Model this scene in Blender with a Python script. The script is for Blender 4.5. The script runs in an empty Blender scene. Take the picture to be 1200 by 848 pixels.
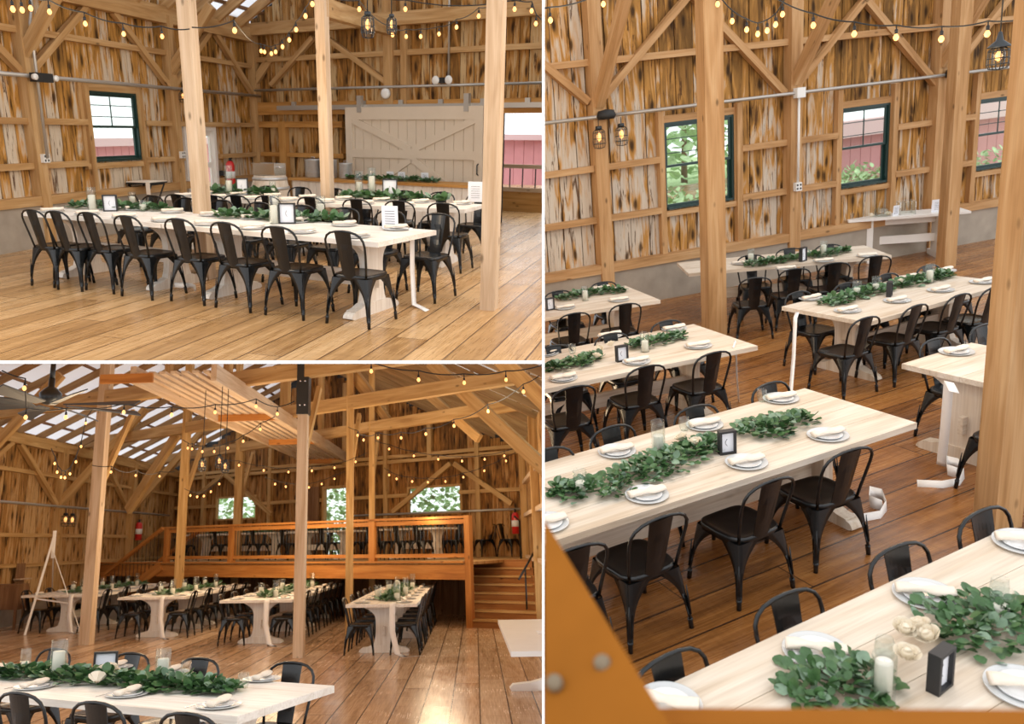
import bpy, bmesh, math, random
from mathutils import Vector, Matrix, Euler
SC = bpy.context.scene
COL = SC.collection
PI = math.pi
# ---------------------------------------------------------------- camera calibration (image taken as 1200 x 848)
F, PX, PY = 920.0, 510.0, 424.0
def cam_axes(a, b, c):
    f = Vector((math.sin(a)*math.cos(b), math.cos(a)*math.cos(b), -math.sin(b)))
    r = Vector((math.cos(a), -math.sin(a), 0)); u = r.cross(f)
    return Matrix((math.cos(c)*r+math.sin(c)*u, -math.sin(c)*r+math.cos(c)*u, f))
POSE = {1: (-0.49513, 0.28548, 0.00545, 1.67698, -0.1685),
        2: (0.3725, 0.27939, -0.11944, 3.08752, 0.30101),
        3: (-0.36649, -0.22498, -0.01842, 1.69607, -0.32083)}
REF = 2
class Wing:
    """One wing of the barn: its own floor frame, seen by the one camera."""
    def __init__(s, k):
        a, b, c, h, q = POSE[k]
        s.k = k; s.R = cam_axes(a, b, c); s.C = Vector((0, 0, h)); s.skew = q
        r0 = cam_axes(*POSE[REF][:3]); c0 = Vector((0, 0, POSE[REF][3]))
        m = (r0.transposed() @ s.R).to_4x4()
        s.M = Matrix.Translation(c0) @ m @ Matrix.Translation(-s.C)
        s.D = Vector((math.sin(q), math.cos(q), 0))      # direction of floor boards and side walls
    def ray(s, px, py):
        return s.R.transposed() @ Vector(((px-PX)/F, -(py-PY)/F, 1.0))
    def at(s, px, py, z=0.0):
        d = s.ray(px, py); return s.C + d*((z-s.C.z)/d.z)
    def on(s, px, py, p0, n):
        d = s.ray(px, py); return s.C + d*((p0-s.C).dot(n)/d.dot(n))
    def dep(s, px, py, dist):
        d = s.ray(px, py); return s.C + d*(dist/d.length)
    def pix(s, P):
        q = s.R @ (Vector(P)-s.C); return (PX+F*q.x/q.z, PY-F*q.y/q.z)
W = None
ALL = []
# ---------------------------------------------------------------- materials
MATS = {}
def newmat(name):
    m = bpy.data.materials.new(name); m.use_nodes = True
    nt = m.node_tree; b = nt.nodes['Principled BSDF']; MATS[name] = m
    return m, nt, b
def plain(name, col, rough=.5, metal=0.0, spec=.5, noise=0.0, nscale=8.0, bump=0.0, coat=0.0):
    m, nt, b = newmat(name)
    b.inputs['Base Color'].default_value = (*col, 1); b.inputs['Roughness'].default_value = rough
    b.inputs['Metallic'].default_value = metal; b.inputs['Specular IOR Level'].default_value = spec
    if coat: b.inputs['Coat Weight'].default_value = coat; b.inputs['Coat Roughness'].default_value = .2
    if noise or bump:
        tc = nt.nodes.new('ShaderNodeTexCoord'); nz = nt.nodes.new('ShaderNodeTexNoise')
        nz.inputs['Scale'].default_value = nscale; nz.inputs['Detail'].default_value = 4
        nt.links.new(tc.outputs['Object'], nz.inputs['Vector'])
        if noise:
            mx = nt.nodes.new('ShaderNodeMix'); mx.data_type = 'RGBA'
            mx.inputs[6].default_value = (*[c*(1-noise) for c in col], 1)
            mx.inputs[7].default_value = (*[min(1, c*(1+noise)) for c in col], 1)
            nt.links.new(nz.outputs['Fac'], mx.inputs[0]); nt.links.new(mx.outputs[2], b.inputs['Base Color'])
        if bump:
            bp = nt.nodes.new('ShaderNodeBump'); bp.inputs['Strength'].default_value = bump; bp.inputs['Distance'].default_value = .01
            nt.links.new(nz.outputs['Fac'], bp.inputs['Height']); nt.links.new(bp.outputs[0], b.inputs['Normal'])
    return m
def ramp(nt, fac, stops):
    r = nt.nodes.new('ShaderNodeValToRGB'); e = r.color_ramp.elements
    while len(e) < len(stops): e.new(.5)
    for el, (p, c) in zip(e, stops): el.position = p; el.color = (*c, 1)
    nt.links.new(fac, r.inputs[0]); return r.outputs[0]
def mapping(nt, src, scale, loc=None):
    mp = nt.nodes.new('ShaderNodeMapping'); mp.inputs['Scale'].default_value = scale
    if loc: mp.inputs['Location'].default_value = loc
    nt.links.new(src, mp.inputs['Vector']); return mp.outputs[0]
def mixc(nt, fac, a, b, mode='MIX'):
    mx = nt.nodes.new('ShaderNodeMix'); mx.data_type = 'RGBA'; mx.blend_type = mode
    for i, v in ((0, fac), (6, a), (7, b)):
        if isinstance(v, (int, float)): mx.inputs[i].default_value = v
        elif isinstance(v, tuple): mx.inputs[i].default_value = (*v, 1)
        else: nt.links.new(v, mx.inputs[i])
    return mx.outputs[2]
def mth(nt, op, a, b=None, c=None):
    n = nt.nodes.new('ShaderNodeMath'); n.operation = op
    for i, v in enumerate((a, b, c)):
        if v is None: continue
        if isinstance(v, (int, float)): n.inputs[i].default_value = v
        else: nt.links.new(v, n.inputs[i])
    return n.outputs[0]
def noise(nt, vec, scale, detail=4, rough=.55, dist=0.0):
    nz = nt.nodes.new('ShaderNodeTexNoise'); nz.inputs['Scale'].default_value = scale
    nz.inputs['Detail'].default_value = detail; nz.inputs['Roughness'].default_value = rough; nz.inputs['Distortion'].default_value = dist
    nt.links.new(vec, nz.inputs['Vector']); return nz.outputs['Fac']
def boards_mat(name, pale, warm, dark, zmix, bias=0.0):
    """rough-sawn upright boards: object X runs along the wall, Z up; zmix=(z0,z1) heights over which the board colour goes from pale to warmer"""
    m, nt, b = newmat(name)
    tc = nt.nodes.new('ShaderNodeTexCoord'); at = nt.nodes.new('ShaderNodeAttribute'); at.attribute_name = 'rnd'
    ob = tc.outputs['Object']
    sep = nt.nodes.new('ShaderNodeSeparateXYZ'); nt.links.new(ob, sep.inputs[0])
    rs = nt.nodes.new('ShaderNodeSeparateColor'); nt.links.new(at.outputs['Color'], rs.inputs[0])
    add = nt.nodes.new('ShaderNodeVectorMath'); add.operation = 'ADD'
    sc = nt.nodes.new('ShaderNodeVectorMath'); sc.operation = 'SCALE'; sc.inputs['Scale'].default_value = 30
    nt.links.new(at.outputs['Color'], sc.inputs[0]); nt.links.new(ob, add.inputs[0]); nt.links.new(sc.outputs[0], add.inputs[1])
    v = add.outputs[0]
    n1 = noise(nt, mapping(nt, v, (5.5, 2, .75)), 1.0, 3, .55, 2.2)
    n2 = noise(nt, mapping(nt, v, (12, 4, .8)), 1.0, 4, .6, 2.4)
    n3 = noise(nt, mapping(nt, v, (60, 20, 2.2)), 1.0, 2)
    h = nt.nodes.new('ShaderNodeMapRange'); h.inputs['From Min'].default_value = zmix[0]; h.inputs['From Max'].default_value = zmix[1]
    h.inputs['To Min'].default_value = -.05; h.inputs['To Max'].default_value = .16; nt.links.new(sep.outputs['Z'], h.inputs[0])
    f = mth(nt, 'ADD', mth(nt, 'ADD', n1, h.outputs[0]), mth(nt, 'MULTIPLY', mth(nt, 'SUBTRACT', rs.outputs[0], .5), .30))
    f = mth(nt, 'ADD', f, bias)
    # knots: swirling figure in the plane of the wall
    sv = nt.nodes.new('ShaderNodeSeparateXYZ'); nt.links.new(v, sv.inputs[0]); cv = nt.nodes.new('ShaderNodeCombineXYZ')
    nw = noise(nt, mapping(nt, v, (3, 1, 1.5)), 1.0, 2)
    nt.links.new(mth(nt, 'ADD', mth(nt, 'MULTIPLY', sv.outputs['X'], 3.6), mth(nt, 'MULTIPLY', nw, .5)), cv.inputs[0]); nt.links.new(mth(nt, 'MULTIPLY', sv.outputs['Z'], 1.25), cv.inputs[1])
    vo = nt.nodes.new('ShaderNodeTexVoronoi'); vo.voronoi_dimensions = '2D'; vo.inputs['Scale'].default_value = 1.0; nt.links.new(cv.outputs[0], vo.inputs['Vector'])
    dk = vo.outputs['Distance']
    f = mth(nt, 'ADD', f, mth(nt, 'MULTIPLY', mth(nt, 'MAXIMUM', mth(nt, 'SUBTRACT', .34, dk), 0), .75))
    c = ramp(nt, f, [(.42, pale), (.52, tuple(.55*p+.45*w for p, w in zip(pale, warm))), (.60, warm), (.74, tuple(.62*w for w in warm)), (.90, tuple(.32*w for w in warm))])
    st = ramp(nt, n2, [(.57, (0, 0, 0)), (.63, (1, 1, 1)), (.70, (1, 1, 1)), (.74, (.25, .25, .25))])
    c = mixc(nt, mth(nt, 'MULTIPLY', st, .9), c, dark)
    c = mixc(nt, .3, c, ramp(nt, n3, [(.3, (.6, .55, .5)), (.65, (1, 1, 1))]), 'MULTIPLY')
    kn = ramp(nt, dk, [(.06, (1, 1, 1)), (.11, (.5, .5, .5)), (.15, (0, 0, 0))])
    c = mixc(nt, mth(nt, 'MULTIPLY', kn, .85), c, tuple(.3*d for d in dark))
    nt.links.new(c, b.inputs['Base Color']); b.inputs['Roughness'].default_value = .75; b.inputs['Specular IOR Level'].default_value = .25
    bp = nt.nodes.new('ShaderNodeBump'); bp.inputs['Strength'].default_value = .4; bp.inputs['Distance'].default_value = .01
    nt.links.new(n3, bp.inputs['Height']); nt.links.new(bp.outputs[0], b.inputs['Normal'])
    return m
def timber_mat(name, light, mid, dark, rough=.65, knots=1.0):
    m, nt, b = newmat(name)
    tc = nt.nodes.new('ShaderNodeTexCoord'); at = nt.nodes.new('ShaderNodeAttribute'); at.attribute_name = 'grain'
    oi = nt.nodes.new('ShaderNodeObjectInfo')
    sc = nt.nodes.new('ShaderNodeVectorMath'); sc.operation = 'MULTIPLY_ADD'; sc.inputs[1].default_value = (1, 1, 1)
    cx = nt.nodes.new('ShaderNodeCombineXYZ'); nt.links.new(mth(nt, 'MULTIPLY', oi.outputs['Random'], 40), cx.inputs[0])
    nt.links.new(at.outputs['Vector'], sc.inputs[0]); nt.links.new(cx.outputs[0], sc.inputs[2])
    v = sc.outputs[0]                                   # grain attribute: x,y across, z along the member
    n1 = noise(nt, mapping(nt, v, (9, 9, .8)), 1.0, 3, .5, .8)
    n2 = noise(nt, mapping(nt, v, (60, 60, 2.0)), 1.0, 2)
    c = ramp(nt, n1, [(.3, light), (.52, mid), (.78, dark)])
    c = mixc(nt, .35, c, ramp(nt, n2, [(.3, (.6, .52, .45)), (.65, (1, 1, 1))]), 'MULTIPLY')
    vo = nt.nodes.new('ShaderNodeTexVoronoi'); vo.inputs['Scale'].default_value = 1.0
    nt.links.new(mapping(nt, v, (5, 5, 2.2)), vo.inputs['Vector'])
    kn = ramp(nt, vo.outputs['Distance'], [(.05, (1, 1, 1)), (.13, (0, 0, 0))])
    c = mixc(nt, mth(nt, 'MULTIPLY', kn, .75*knots), c, tuple(.3*d for d in dark))
    nt.links.new(c, b.inputs['Base Color']); b.inputs['Roughness'].default_value = rough; b.inputs['Specular IOR Level'].default_value = .3
    return m
def floor_mat(name, light, mid, dark, gapcol, rough=.3, width=.26):
    """long planks along object Y"""
    m, nt, b = newmat(name)
    tc = nt.nodes.new('ShaderNodeTexCoord'); sep = nt.nodes.new('ShaderNodeSeparateXYZ'); nt.links.new(tc.outputs['Object'], sep.inputs[0])
    xs = mth(nt, 'DIVIDE', sep.outputs['X'], width); bi = mth(nt, 'FLOOR', xs); fr = mth(nt, 'FRACT', xs)
    wn = nt.nodes.new('ShaderNodeTexWhiteNoise'); wn.noise_dimensions = '1D'; nt.links.new(bi, wn.inputs['W'])
    ys = mth(nt, 'ADD', mth(nt, 'DIVIDE', sep.outputs['Y'], 3.6), mth(nt, 'MULTIPLY', wn.outputs['Value'], 7.0))
    yb = mth(nt, 'FLOOR', ys); yf = mth(nt, 'FRACT', ys)
    w2 = nt.nodes.new('ShaderNodeTexWhiteNoise'); w2.noise_dimensions = '2D'
    cx = nt.nodes.new('ShaderNodeCombineXYZ'); nt.links.new(bi, cx.inputs[0]); nt.links.new(yb, cx.inputs[1]); nt.links.new(cx.outputs[0], w2.inputs['Vector'])
    off = nt.nodes.new('ShaderNodeCombineXYZ'); nt.links.new(mth(nt, 'MULTIPLY', w2.outputs['Value'], 50), off.inputs[1]); nt.links.new(mth(nt, 'MULTIPLY', w2.outputs['Value'], 23), off.inputs[2])
    ad = nt.nodes.new('ShaderNodeVectorMath'); ad.operation = 'ADD'; nt.links.new(tc.outputs['Object'], ad.inputs[0]); nt.links.new(off.outputs[0], ad.inputs[1])
    v = ad.outputs[0]
    n1 = noise(nt, mapping(nt, v, (11, .9, 1)), 1.0, 4, .6, 1.0)
    n2 = noise(nt, mapping(nt, v, (75, 3.5, 1)), 1.0, 2)
    sw = noise(nt, mapping(nt, v, (1.2, 46, 1)), 1.0, 2, .6)      # saw marks across the board
    f = mth(nt, 'ADD', n1, mth(nt, 'MULTIPLY', mth(nt, 'SUBTRACT', w2.outputs['Value'], .5), .4))
    c = ramp(nt, f, [(.28, light), (.5, mid), (.78, dark)])
    c = mixc(nt, .45, c, ramp(nt, n2, [(.3, (.55, .48, .42)), (.6, (1, 1, 1))]), 'MULTIPLY')
    c = mixc(nt, .28, c, ramp(nt, sw, [(.36, (.6, .5, .42)), (.52, (1, 1, 1))]), 'MULTIPLY')
    gx = mth(nt, 'MINIMUM', fr, mth(nt, 'SUBTRACT', 1.0, fr)); gy = mth(nt, 'MINIMUM', yf, mth(nt, 'SUBTRACT', 1.0, yf))
    g1 = mth(nt, 'LESS_THAN', gx, .024); g2 = mth(nt, 'LESS_THAN', gy, .0012); g = mth(nt, 'MAXIMUM', g1, g2)
    c = mixc(nt, g, c, gapcol)
    nt.links.new(c, b.inputs['Base Color'])
    big = noise(nt, tc.outputs['Object'], 1.6, 3)
    r = mth(nt, 'ADD', mth(nt, 'MULTIPLY', n2, .22), mth(nt, 'MULTIPLY', big, .25)); r = mth(nt, 'ADD', r, rough-.22)
    nt.links.new(r, b.inputs['Roughness']); b.inputs['Specular IOR Level'].default_value = .6
    bp = nt.nodes.new('ShaderNodeBump'); bp.inputs['Strength'].default_value = .3; bp.inputs['Distance'].default_value = .003
    hh = mth(nt, 'SUBTRACT', mth(nt, 'ADD', mth(nt, 'MULTIPLY', n2, .4), mth(nt, 'MULTIPLY', sw, .5)), mth(nt, 'MULTIPLY', g, 1.5))
    nt.links.new(hh, bp.inputs['Height']); nt.links.new(bp.outputs[0], b.inputs['Normal'])
    return m
def glass_mat(name, tint=(1, 1, 1), alpha=.18):
    m, nt, b = newmat(name)
    nt.nodes.remove(b); out = nt.nodes['Material Output']
    tr = nt.nodes.new('ShaderNodeBsdfTransparent'); tr.inputs[0].default_value = (*tint, 1)
    gl = nt.nodes.new('ShaderNodeBsdfGlossy'); gl.inputs['Roughness'].default_value = .04
    lw = nt.nodes.new('ShaderNodeLayerWeight'); lw.inputs[0].default_value = .35
    mx = nt.nodes.new('ShaderNodeMixShader')
    nt.links.new(mth(nt, 'ADD', mth(nt, 'MULTIPLY', mth(nt, 'POWER', lw.outputs['Facing'], 3.0), .5), alpha*.25), mx.inputs[0]); nt.links.new(tr.outputs[0], mx.inputs[1]); nt.links.new(gl.outputs[0], mx.inputs[2])
    nt.links.new(mx.outputs[0], out.inputs[0]); return m
def glow(name, col, strength):
    m, nt, b = newmat(name); b.inputs['Base Color'].default_value = (*col, 1)
    b.inputs['Emission Color'].default_value = (*col, 1); b.inputs['Emission Strength'].default_value = strength
    return m
# ---------------------------------------------------------------- mesh builder
class MB:
    def __init__(s): s.v = []; s.f = []; s.g = []; s.r = []; s.smooth = []
    def add(s, vs, fs, gr=None, rnd=None, smooth=False):
        o = len(s.v); s.v += [tuple(v) for v in vs]
        s.f += [tuple(o+i for i in f) for f in fs]; s.smooth += [smooth]*len(fs)
        s.g += [tuple(g) for g in (gr or vs)]
        r = rnd or (0, 0, 0); s.r += [r]*len(vs); return s
    BF = [(0, 3, 2, 1), (4, 5, 6, 7), (0, 1, 5, 4), (1, 2, 6, 5), (2, 3, 7, 6), (3, 0, 4, 7)]
    def box(s, a, b, rnd=None, gaxis=2):
        x0, y0, z0 = a; x1, y1, z1 = b
        vs = [(x0, y0, z0), (x1, y0, z0), (x1, y1, z0), (x0, y1, z0), (x0, y0, z1), (x1, y0, z1), (x1, y1, z1), (x0, y1, z1)]
        if gaxis == 2: gr = vs
        elif gaxis == 0: gr = [(v[1], v[2], v[0]) for v in vs]
        else: gr = [(v[0], v[2], v[1]) for v in vs]
        return s.add(vs, s.BF, gr, rnd)
    def bar(s, p, q, w, d, up=(0, 0, 1), rnd=None, w2=None, d2=None):
        """square timber from p to q: w across, d along `up`"""
        p = Vector(p); q = Vector(q); t = (q-p); L = t.length; t.normalize(); up = Vector(up)
        x = t.cross(up)
        if x.length < 1e-4: x = t.cross(Vector((1, 0, 0)))
        x.normalize(); y = x.cross(t)
        w2 = w2 or w; d2 = d2 or d; vs = []; gr = []; k = random.random()*20
        for c, ww, dd, l in ((p, w, d, 0), (q, w2, d2, L)):
            for i, j in ((-1, -1), (1, -1), (1, 1), (-1, 1)):
                vs.append(c+x*(i*ww/2)+y*(j*dd/2)); gr.append((i*ww/2+k, j*dd/2, l))
        return s.add(vs, s.BF, gr, rnd)
    def tube(s, pts, r, n=8, closed=False, cap=True):
        pts = [Vector(p) for p in pts]; N = len(pts); rs = r if isinstance(r, (list, tuple)) else [r]*N
        vs = []; prev = None
        for i, p in enumerate(pts):
            a = pts[i-1] if (i > 0 or closed) else p; b = pts[(i+1) % N] if (i < N-1 or closed) else p
            t = (b-a).normalized()
            if prev is None:
                x = t.cross(Vector((0, 0, 1)));
                if x.length < 1e-3: x = t.cross(Vector((1, 0, 0)))
            else: x = prev - t*prev.dot(t)
            x.normalize(); prev = x; y = t.cross(x)
            vs += [p+(x*math.cos(2*PI*k/n)+y*math.sin(2*PI*k/n))*rs[i] for k in range(n)]
        fs = []
        for i in range(N if closed else N-1):
            j = (i+1) % N
            fs += [(i*n+k, i*n+(k+1) % n, j*n+(k+1) % n, j*n+k) for k in range(n)]
        if cap and not closed: fs += [tuple(range(n-1, -1, -1)), tuple((N-1)*n+k for k in range(n))]
        return s.add(vs, fs, smooth=True)
    def lathe(s, prof, n=24, c=(0, 0, 0), smooth=True, cap=(False, False)):
        vs = []; N = len(prof)
        for r, z in prof: vs += [(c[0]+r*math.cos(2*PI*k/n), c[1]+r*math.sin(2*PI*k/n), c[2]+z) for k in range(n)]
        fs = [(i*n+k, i*n+(k+1) % n, (i+1)*n+(k+1) % n, (i+1)*n+k) for i in range(N-1) for k in range(n)]
        if cap[0]: fs.append(tuple(range(n-1, -1, -1)))
        if cap[1]: fs.append(tuple((N-1)*n+k for k in range(n)))
        return s.add(vs, fs, smooth=smooth)
    def prism(s, poly, axis, a, b, smooth=False):
        """extrude 2D polygon: axis 0 -> poly is (y,z), axis 1 -> (x,z), axis 2 -> (x,y)"""
        def P(u, v, t): return (t, u, v) if axis == 0 else ((u, t, v) if axis == 1 else (u, v, t))
        n = len(poly); vs = [P(u, v, a) for u, v in poly]+[P(u, v, b) for u, v in poly]
        fs = [tuple(range(n-1, -1, -1)), tuple(range(n, 2*n))]+[(i, (i+1) % n, n+(i+1) % n, n+i) for i in range(n)]
        return s.add(vs, fs, smooth=False)
    def ball(s, c, r, n=10, m=6, sc=(1, 1, 1)):
        vs = []; fs = []
        for i in range(m+1):
            th = PI*i/m
            for k in range(n): vs.append((c[0]+r*sc[0]*math.sin(th)*math.cos(2*PI*k/n), c[1]+r*sc[1]*math.sin(th)*math.sin(2*PI*k/n), c[2]+r*sc[2]*math.cos(th)))
        for i in range(m):
            for k in range(n): fs.append((i*n+k, (i+1)*n+k, (i+1)*n+(k+1) % n, i*n+(k+1) % n))
        return s.add(vs, fs, smooth=True)
    def mesh(s, name, mat):
        me = bpy.data.meshes.new(name); me.from_pydata(s.v, [], s.f)
        a = me.attributes.new('grain', 'FLOAT_VECTOR', 'POINT'); a.data.foreach_set('vector', [c for g in s.g for c in g])
        b = me.attributes.new('rnd', 'FLOAT_COLOR', 'POINT'); b.data.foreach_set('color', [c for g in s.r for c in (*g, 1)])
        me.polygons.foreach_set('use_smooth', s.smooth); me.materials.append(mat); me.update()
        bm = bmesh.new(); bm.from_mesh(me); bmesh.ops.recalc_face_normals(bm, faces=bm.faces); bm.to_mesh(me); bm.free()
        return me
def props(o, label=None, cat=None, group=None, kind=None):
    if label: o['label'] = label
    if cat: o['category'] = cat
    if group: o['group'] = group
    if kind: o['kind'] = kind
    return o
def place(o, mat4):
    o.matrix_basis = W.M @ mat4; o['_w'] = W.k; ALL.append(o); return o
def TR(x, y, z=0.0, rz=0.0): return Matrix.Translation((x, y, z)) @ Matrix.Rotation(rz, 4, 'Z')
def empty(name, mat4, label, cat, group=None, kind=None):
    o = bpy.data.objects.new(name, None); COL.objects.link(o); o.empty_display_size = .1
    place(o, mat4); return props(o, label, cat, group, kind)
def part(name, mb, mat, parent, local=None, label=None):
    me = mb if isinstance(mb, bpy.types.Mesh) else mb.mesh(name, MATS[mat])
    o = bpy.data.objects.new(name, me); COL.objects.link(o); o.parent = parent
    if local is not None: o.matrix_basis = local
    if label: o['label'] = label
    return o
def solo(name, mb, mat, mat4, label=None, cat=None, group=None, kind=None):
    me = mb if isinstance(mb, bpy.types.Mesh) else mb.mesh(name, MATS[mat])
    o = bpy.data.objects.new(name, me); COL.objects.link(o); place(o, mat4)
    return props(o, label, cat, group, kind)
KIT = {}
def kit(name, fn):
    if name not in KIT: KIT[name] = fn()
    return KIT[name]
ORD = ['first', 'second', 'third', 'fourth', 'fifth', 'sixth', 'seventh', 'eighth', 'ninth', 'tenth', 'eleventh', 'twelfth', 'thirteenth', 'fourteenth', 'fifteenth', 'sixteenth', 'seventeenth', 'eighteenth', 'nineteenth', 'twentieth',
       'twenty-first', 'twenty-second', 'twenty-third', 'twenty-fourth', 'twenty-fifth', 'twenty-sixth', 'twenty-seventh', 'twenty-eighth', 'twenty-ninth', 'thirtieth', 'thirty-first', 'thirty-second', 'thirty-third', 'thirty-fourth', 'thirty-fifth']
# ---------------------------------------------------------------- materials in use
plain('black_metal', (.004, .005, .006), .27, .0, .45, coat=.1)
plain('black_matte', (.012, .012, .012), .6)
plain('black_wood', (.02, .02, .022), .5, noise=.3, nscale=30)
timber_mat('whitewash', (.90, .86, .80), (.85, .80, .73), (.72, .64, .55), .5, .15)
timber_mat('whitewash_tan', (.78, .70, .60), (.70, .60, .485), (.54, .41, .28), .45, .3)
plain('white_paint', (.80, .77, .73), .45, noise=.06, nscale=6)
plain('cream_paint', (.66, .56, .44), .55, noise=.05, nscale=5)
plain('ribbon', (.86, .83, .80), .6)
plain('card', (.80, .82, .88), .6)
plain('ink', (.05, .05, .07), .6)
plain('plate', (.80, .80, .80), .18, spec=.6, coat=.4)
plain('charger', (.62, .63, .63), .22, coat=.3)
plain('napkin', (.84, .74, .62), .85, noise=.08, nscale=40, bump=.3)
plain('silver', (.75, .75, .75), .2, 1.0)
plain('steel_dark', (.05, .055, .06), .4, .8)
plain('conduit', (.48, .46, .43), .35, .5)
plain('galvanized', (.55, .56, .57), .35, .6, noise=.15, nscale=20)
plain('wax', (.86, .80, .72), .5)
plain('leaf', (.06, .14, .045), .45, noise=.55, nscale=25)
plain('leaf_pale', (.20, .30, .20), .5, noise=.4, nscale=25)
plain('rose', (.84, .76, .62), .6, noise=.08, nscale=60)
plain('red_enamel', (.62, .02, .02), .3, coat=.4)
plain('label_white', (.8, .8, .8), .5)
plain('window_green', (.008, .034, .030), .35)
plain('window_dark', (.015, .03, .03), .4)
plain('concrete', (.36, .31, .25), .9, noise=.35, nscale=3.5, bump=.8)
plain('red_siding', (.70, .30, .31), .7, noise=.1, nscale=3)
plain('pink_roof', (.80, .55, .55), .7)
plain('lawn', (.46, .60, .30), .9, noise=.3, nscale=2)
plain('shrub', (.50, .66, .36), .8, noise=.5, nscale=6)
plain('grille', (.03, .03, .03), .5)
plain('plastic_white', (.78, .78, .76), .4)
glass_mat('glass', (.96, .98, .97), .25)
glass_mat('pane', (.93, .97, .95), .05)
glow('bulb_glow', (1.0, .46, .14), 2.2)
glow('lamp_glow_off', (1.0, .9, .75), 0.0)
# ---------------------------------------------------------------- cafe chair
def chair_meshes():
    S = {}
    m = MB()                                       # seat: rounded square pan, slightly dished, with a rolled lip
    n = 28; rings = []
    def sq(k, hw, hb, hf):
        a = 2*PI*k/n; c, s_ = math.cos(a), math.sin(a); e = .42
        x = math.copysign(abs(c)**e, c); y = math.copysign(abs(s_)**e, s_)
        wdt = hw*(1 - .06*(-y)) if y < 0 else hw
        return (x*wdt, y*(hf if y > 0 else hb))
    prof = [(.0, .444), (.55, .445), (.86, .449), (.95, .455), (1.0, .452), (1.015, .44), (1.02, .405), (1.0, .405), (.98, .436), (.9, .440), (.0, .436)]
    vs = []; fs = []
    for s_, z in prof: vs += [(sq(k, .198*s_, .19*s_, .19*s_)[0], sq(k, .198*s_, .19*s_, .19*s_)[1], z) for k in range(n)]
    for i in range(len(prof)-1): fs += [(i*n+k, i*n+(k+1) % n, (i+1)*n+(k+1) % n, (i+1)*n+k) for k in range(n)]
    m.add(vs, fs, smooth=True); S['seat'] = m.mesh('seat', MATS['black_metal'])
    m = MB()                                       # one leg: fluted corner panel that widens upward into the arch
    NZ = 13; P = []
    for i in range(NZ+1):
        t = i/NZ; z = .055+(.425-.055)*t
        o = .238-(.238-.192)*t                       # outward position of the corner
        w = .026+.016*t+.13*max(0, (t-.25)/.75)**2.6
        r = .016+.02*t
        row = [(o-w, o), (o-w*.6, o), (o-r, o), (o-r*.45, o-r*.08), (o-r*.18, o-r*.18), (o-r*.08, o-r*.45), (o, o-r), (o, o-w*.6), (o, o-w)]
        P.append([(x, y, z) for x, y in row])
    K = len(P[0]); vs = [p for r_ in P for p in r_]; inn = []
    for i, r_ in enumerate(P):
        for (x, y, z) in r_: inn.append((x-.007 if x > P[i][0][0]+.001 else x, y-.007 if y > P[i][-1][1]+.001 else y, z))
    NV = len(vs); fs = []
    for i in range(NZ):
        for k in range(K-1):
            a = i*K+k; fs.append((a, a+1, a+K+1, a+K)); fs.append((NV+a, NV+a+K, NV+a+K+1, NV+a+1))
        fs.append((i*K, i*K+K, NV+i*K+K, NV+i*K)); fs.append((i*K+K-1, NV+i*K+K-1, NV+i*K+2*K-1, i*K+2*K-1))
    m.add(vs+inn, fs, smooth=True)
    m.tube([(.224, .224, .07), (.2245, .2245, .055), (.229, .229, 0)], [.017, .016, .0145], 8)
    m.tube([(.2285, .2285, .10), (.219, .219, .20), (.212, .212, .30)], [.006, .008, .003], 6)
    S['leg'] = m.mesh('leg', MATS['black_metal'])
    m = MB()                                       # hoop
    L = [(-.170, -.170, .43), (-.182, -.188, .52), (-.198, -.216, .64), (-.204, -.236, .715), (-.199, -.250, .765), (-.176, -.260, .803), (-.132, -.268, .830), (-.07, -.271, .844), (0, -.272, .848)]
    pts = L+[(-x, y, z) for x, y, z in L[-2::-1]]
    m.tube(pts, .0105, 8); S['back_frame'] = m.mesh('back_frame', MATS['black_metal'])
    m = MB(); vs = []; rows = 9; cols = 7         # splat
    for i in range(rows):
        t = i/(rows-1); z = .425+t*(.842-.425); y = -.176-t*.094; hw = .066+.018*t
        for k in range(cols):
            u = k/(cols-1)*2-1
            emb = -.005 if (.28 < t < .72 and abs(u) < .55) else 0
            vs.append((u*hw, y-.012*(1-u*u)+emb, z))
    N = len(vs); vs += [(x, y-.005, z) for x, y, z in vs]; fs = []
    for i in range(rows-1):
        for k in range(cols-1):
            a = i*cols+k; fs.append((a, a+1, a+cols+1, a+cols)); fs.append((N+a, N+a+cols, N+a+cols+1, N+a+1))
        fs.append((i*cols, (i+1)*cols, N+(i+1)*cols, N+i*cols)); a = i*cols+cols-1; fs.append((a, N+a, N+a+cols, a+cols))
    m.add(vs, fs, smooth=False); S['backrest'] = m.mesh('backrest', MATS['black_metal'])
    return S
def chair(x, y, rz, label, group):
    S = kit('chair', chair_meshes)
    e = empty('metal_chair', TR(x, y, 0, rz), label, 'chair', group)
    part('seat', S['seat'], None, e)
    for k in range(4): part('leg', S['leg'], None, e, Matrix.Rotation(k*PI/2, 4, 'Z'))
    part('back_frame', S['back_frame'], None, e); part('backrest', S['backrest'], None, e)
    return e
CHAIRS = []
def chair_top(px, py, rz, label, group):
    """chair whose backrest top shows at this point of the photograph"""
    P = W.at(px, py, .848); o = Matrix.Rotation(rz, 3, 'Z') @ Vector((0, -.272, 0))
    CHAIRS.append((W.k, P.x-o.x, P.y-o.y))
    return chair(P.x-o.x, P.y-o.y, rz, label, group)
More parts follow.
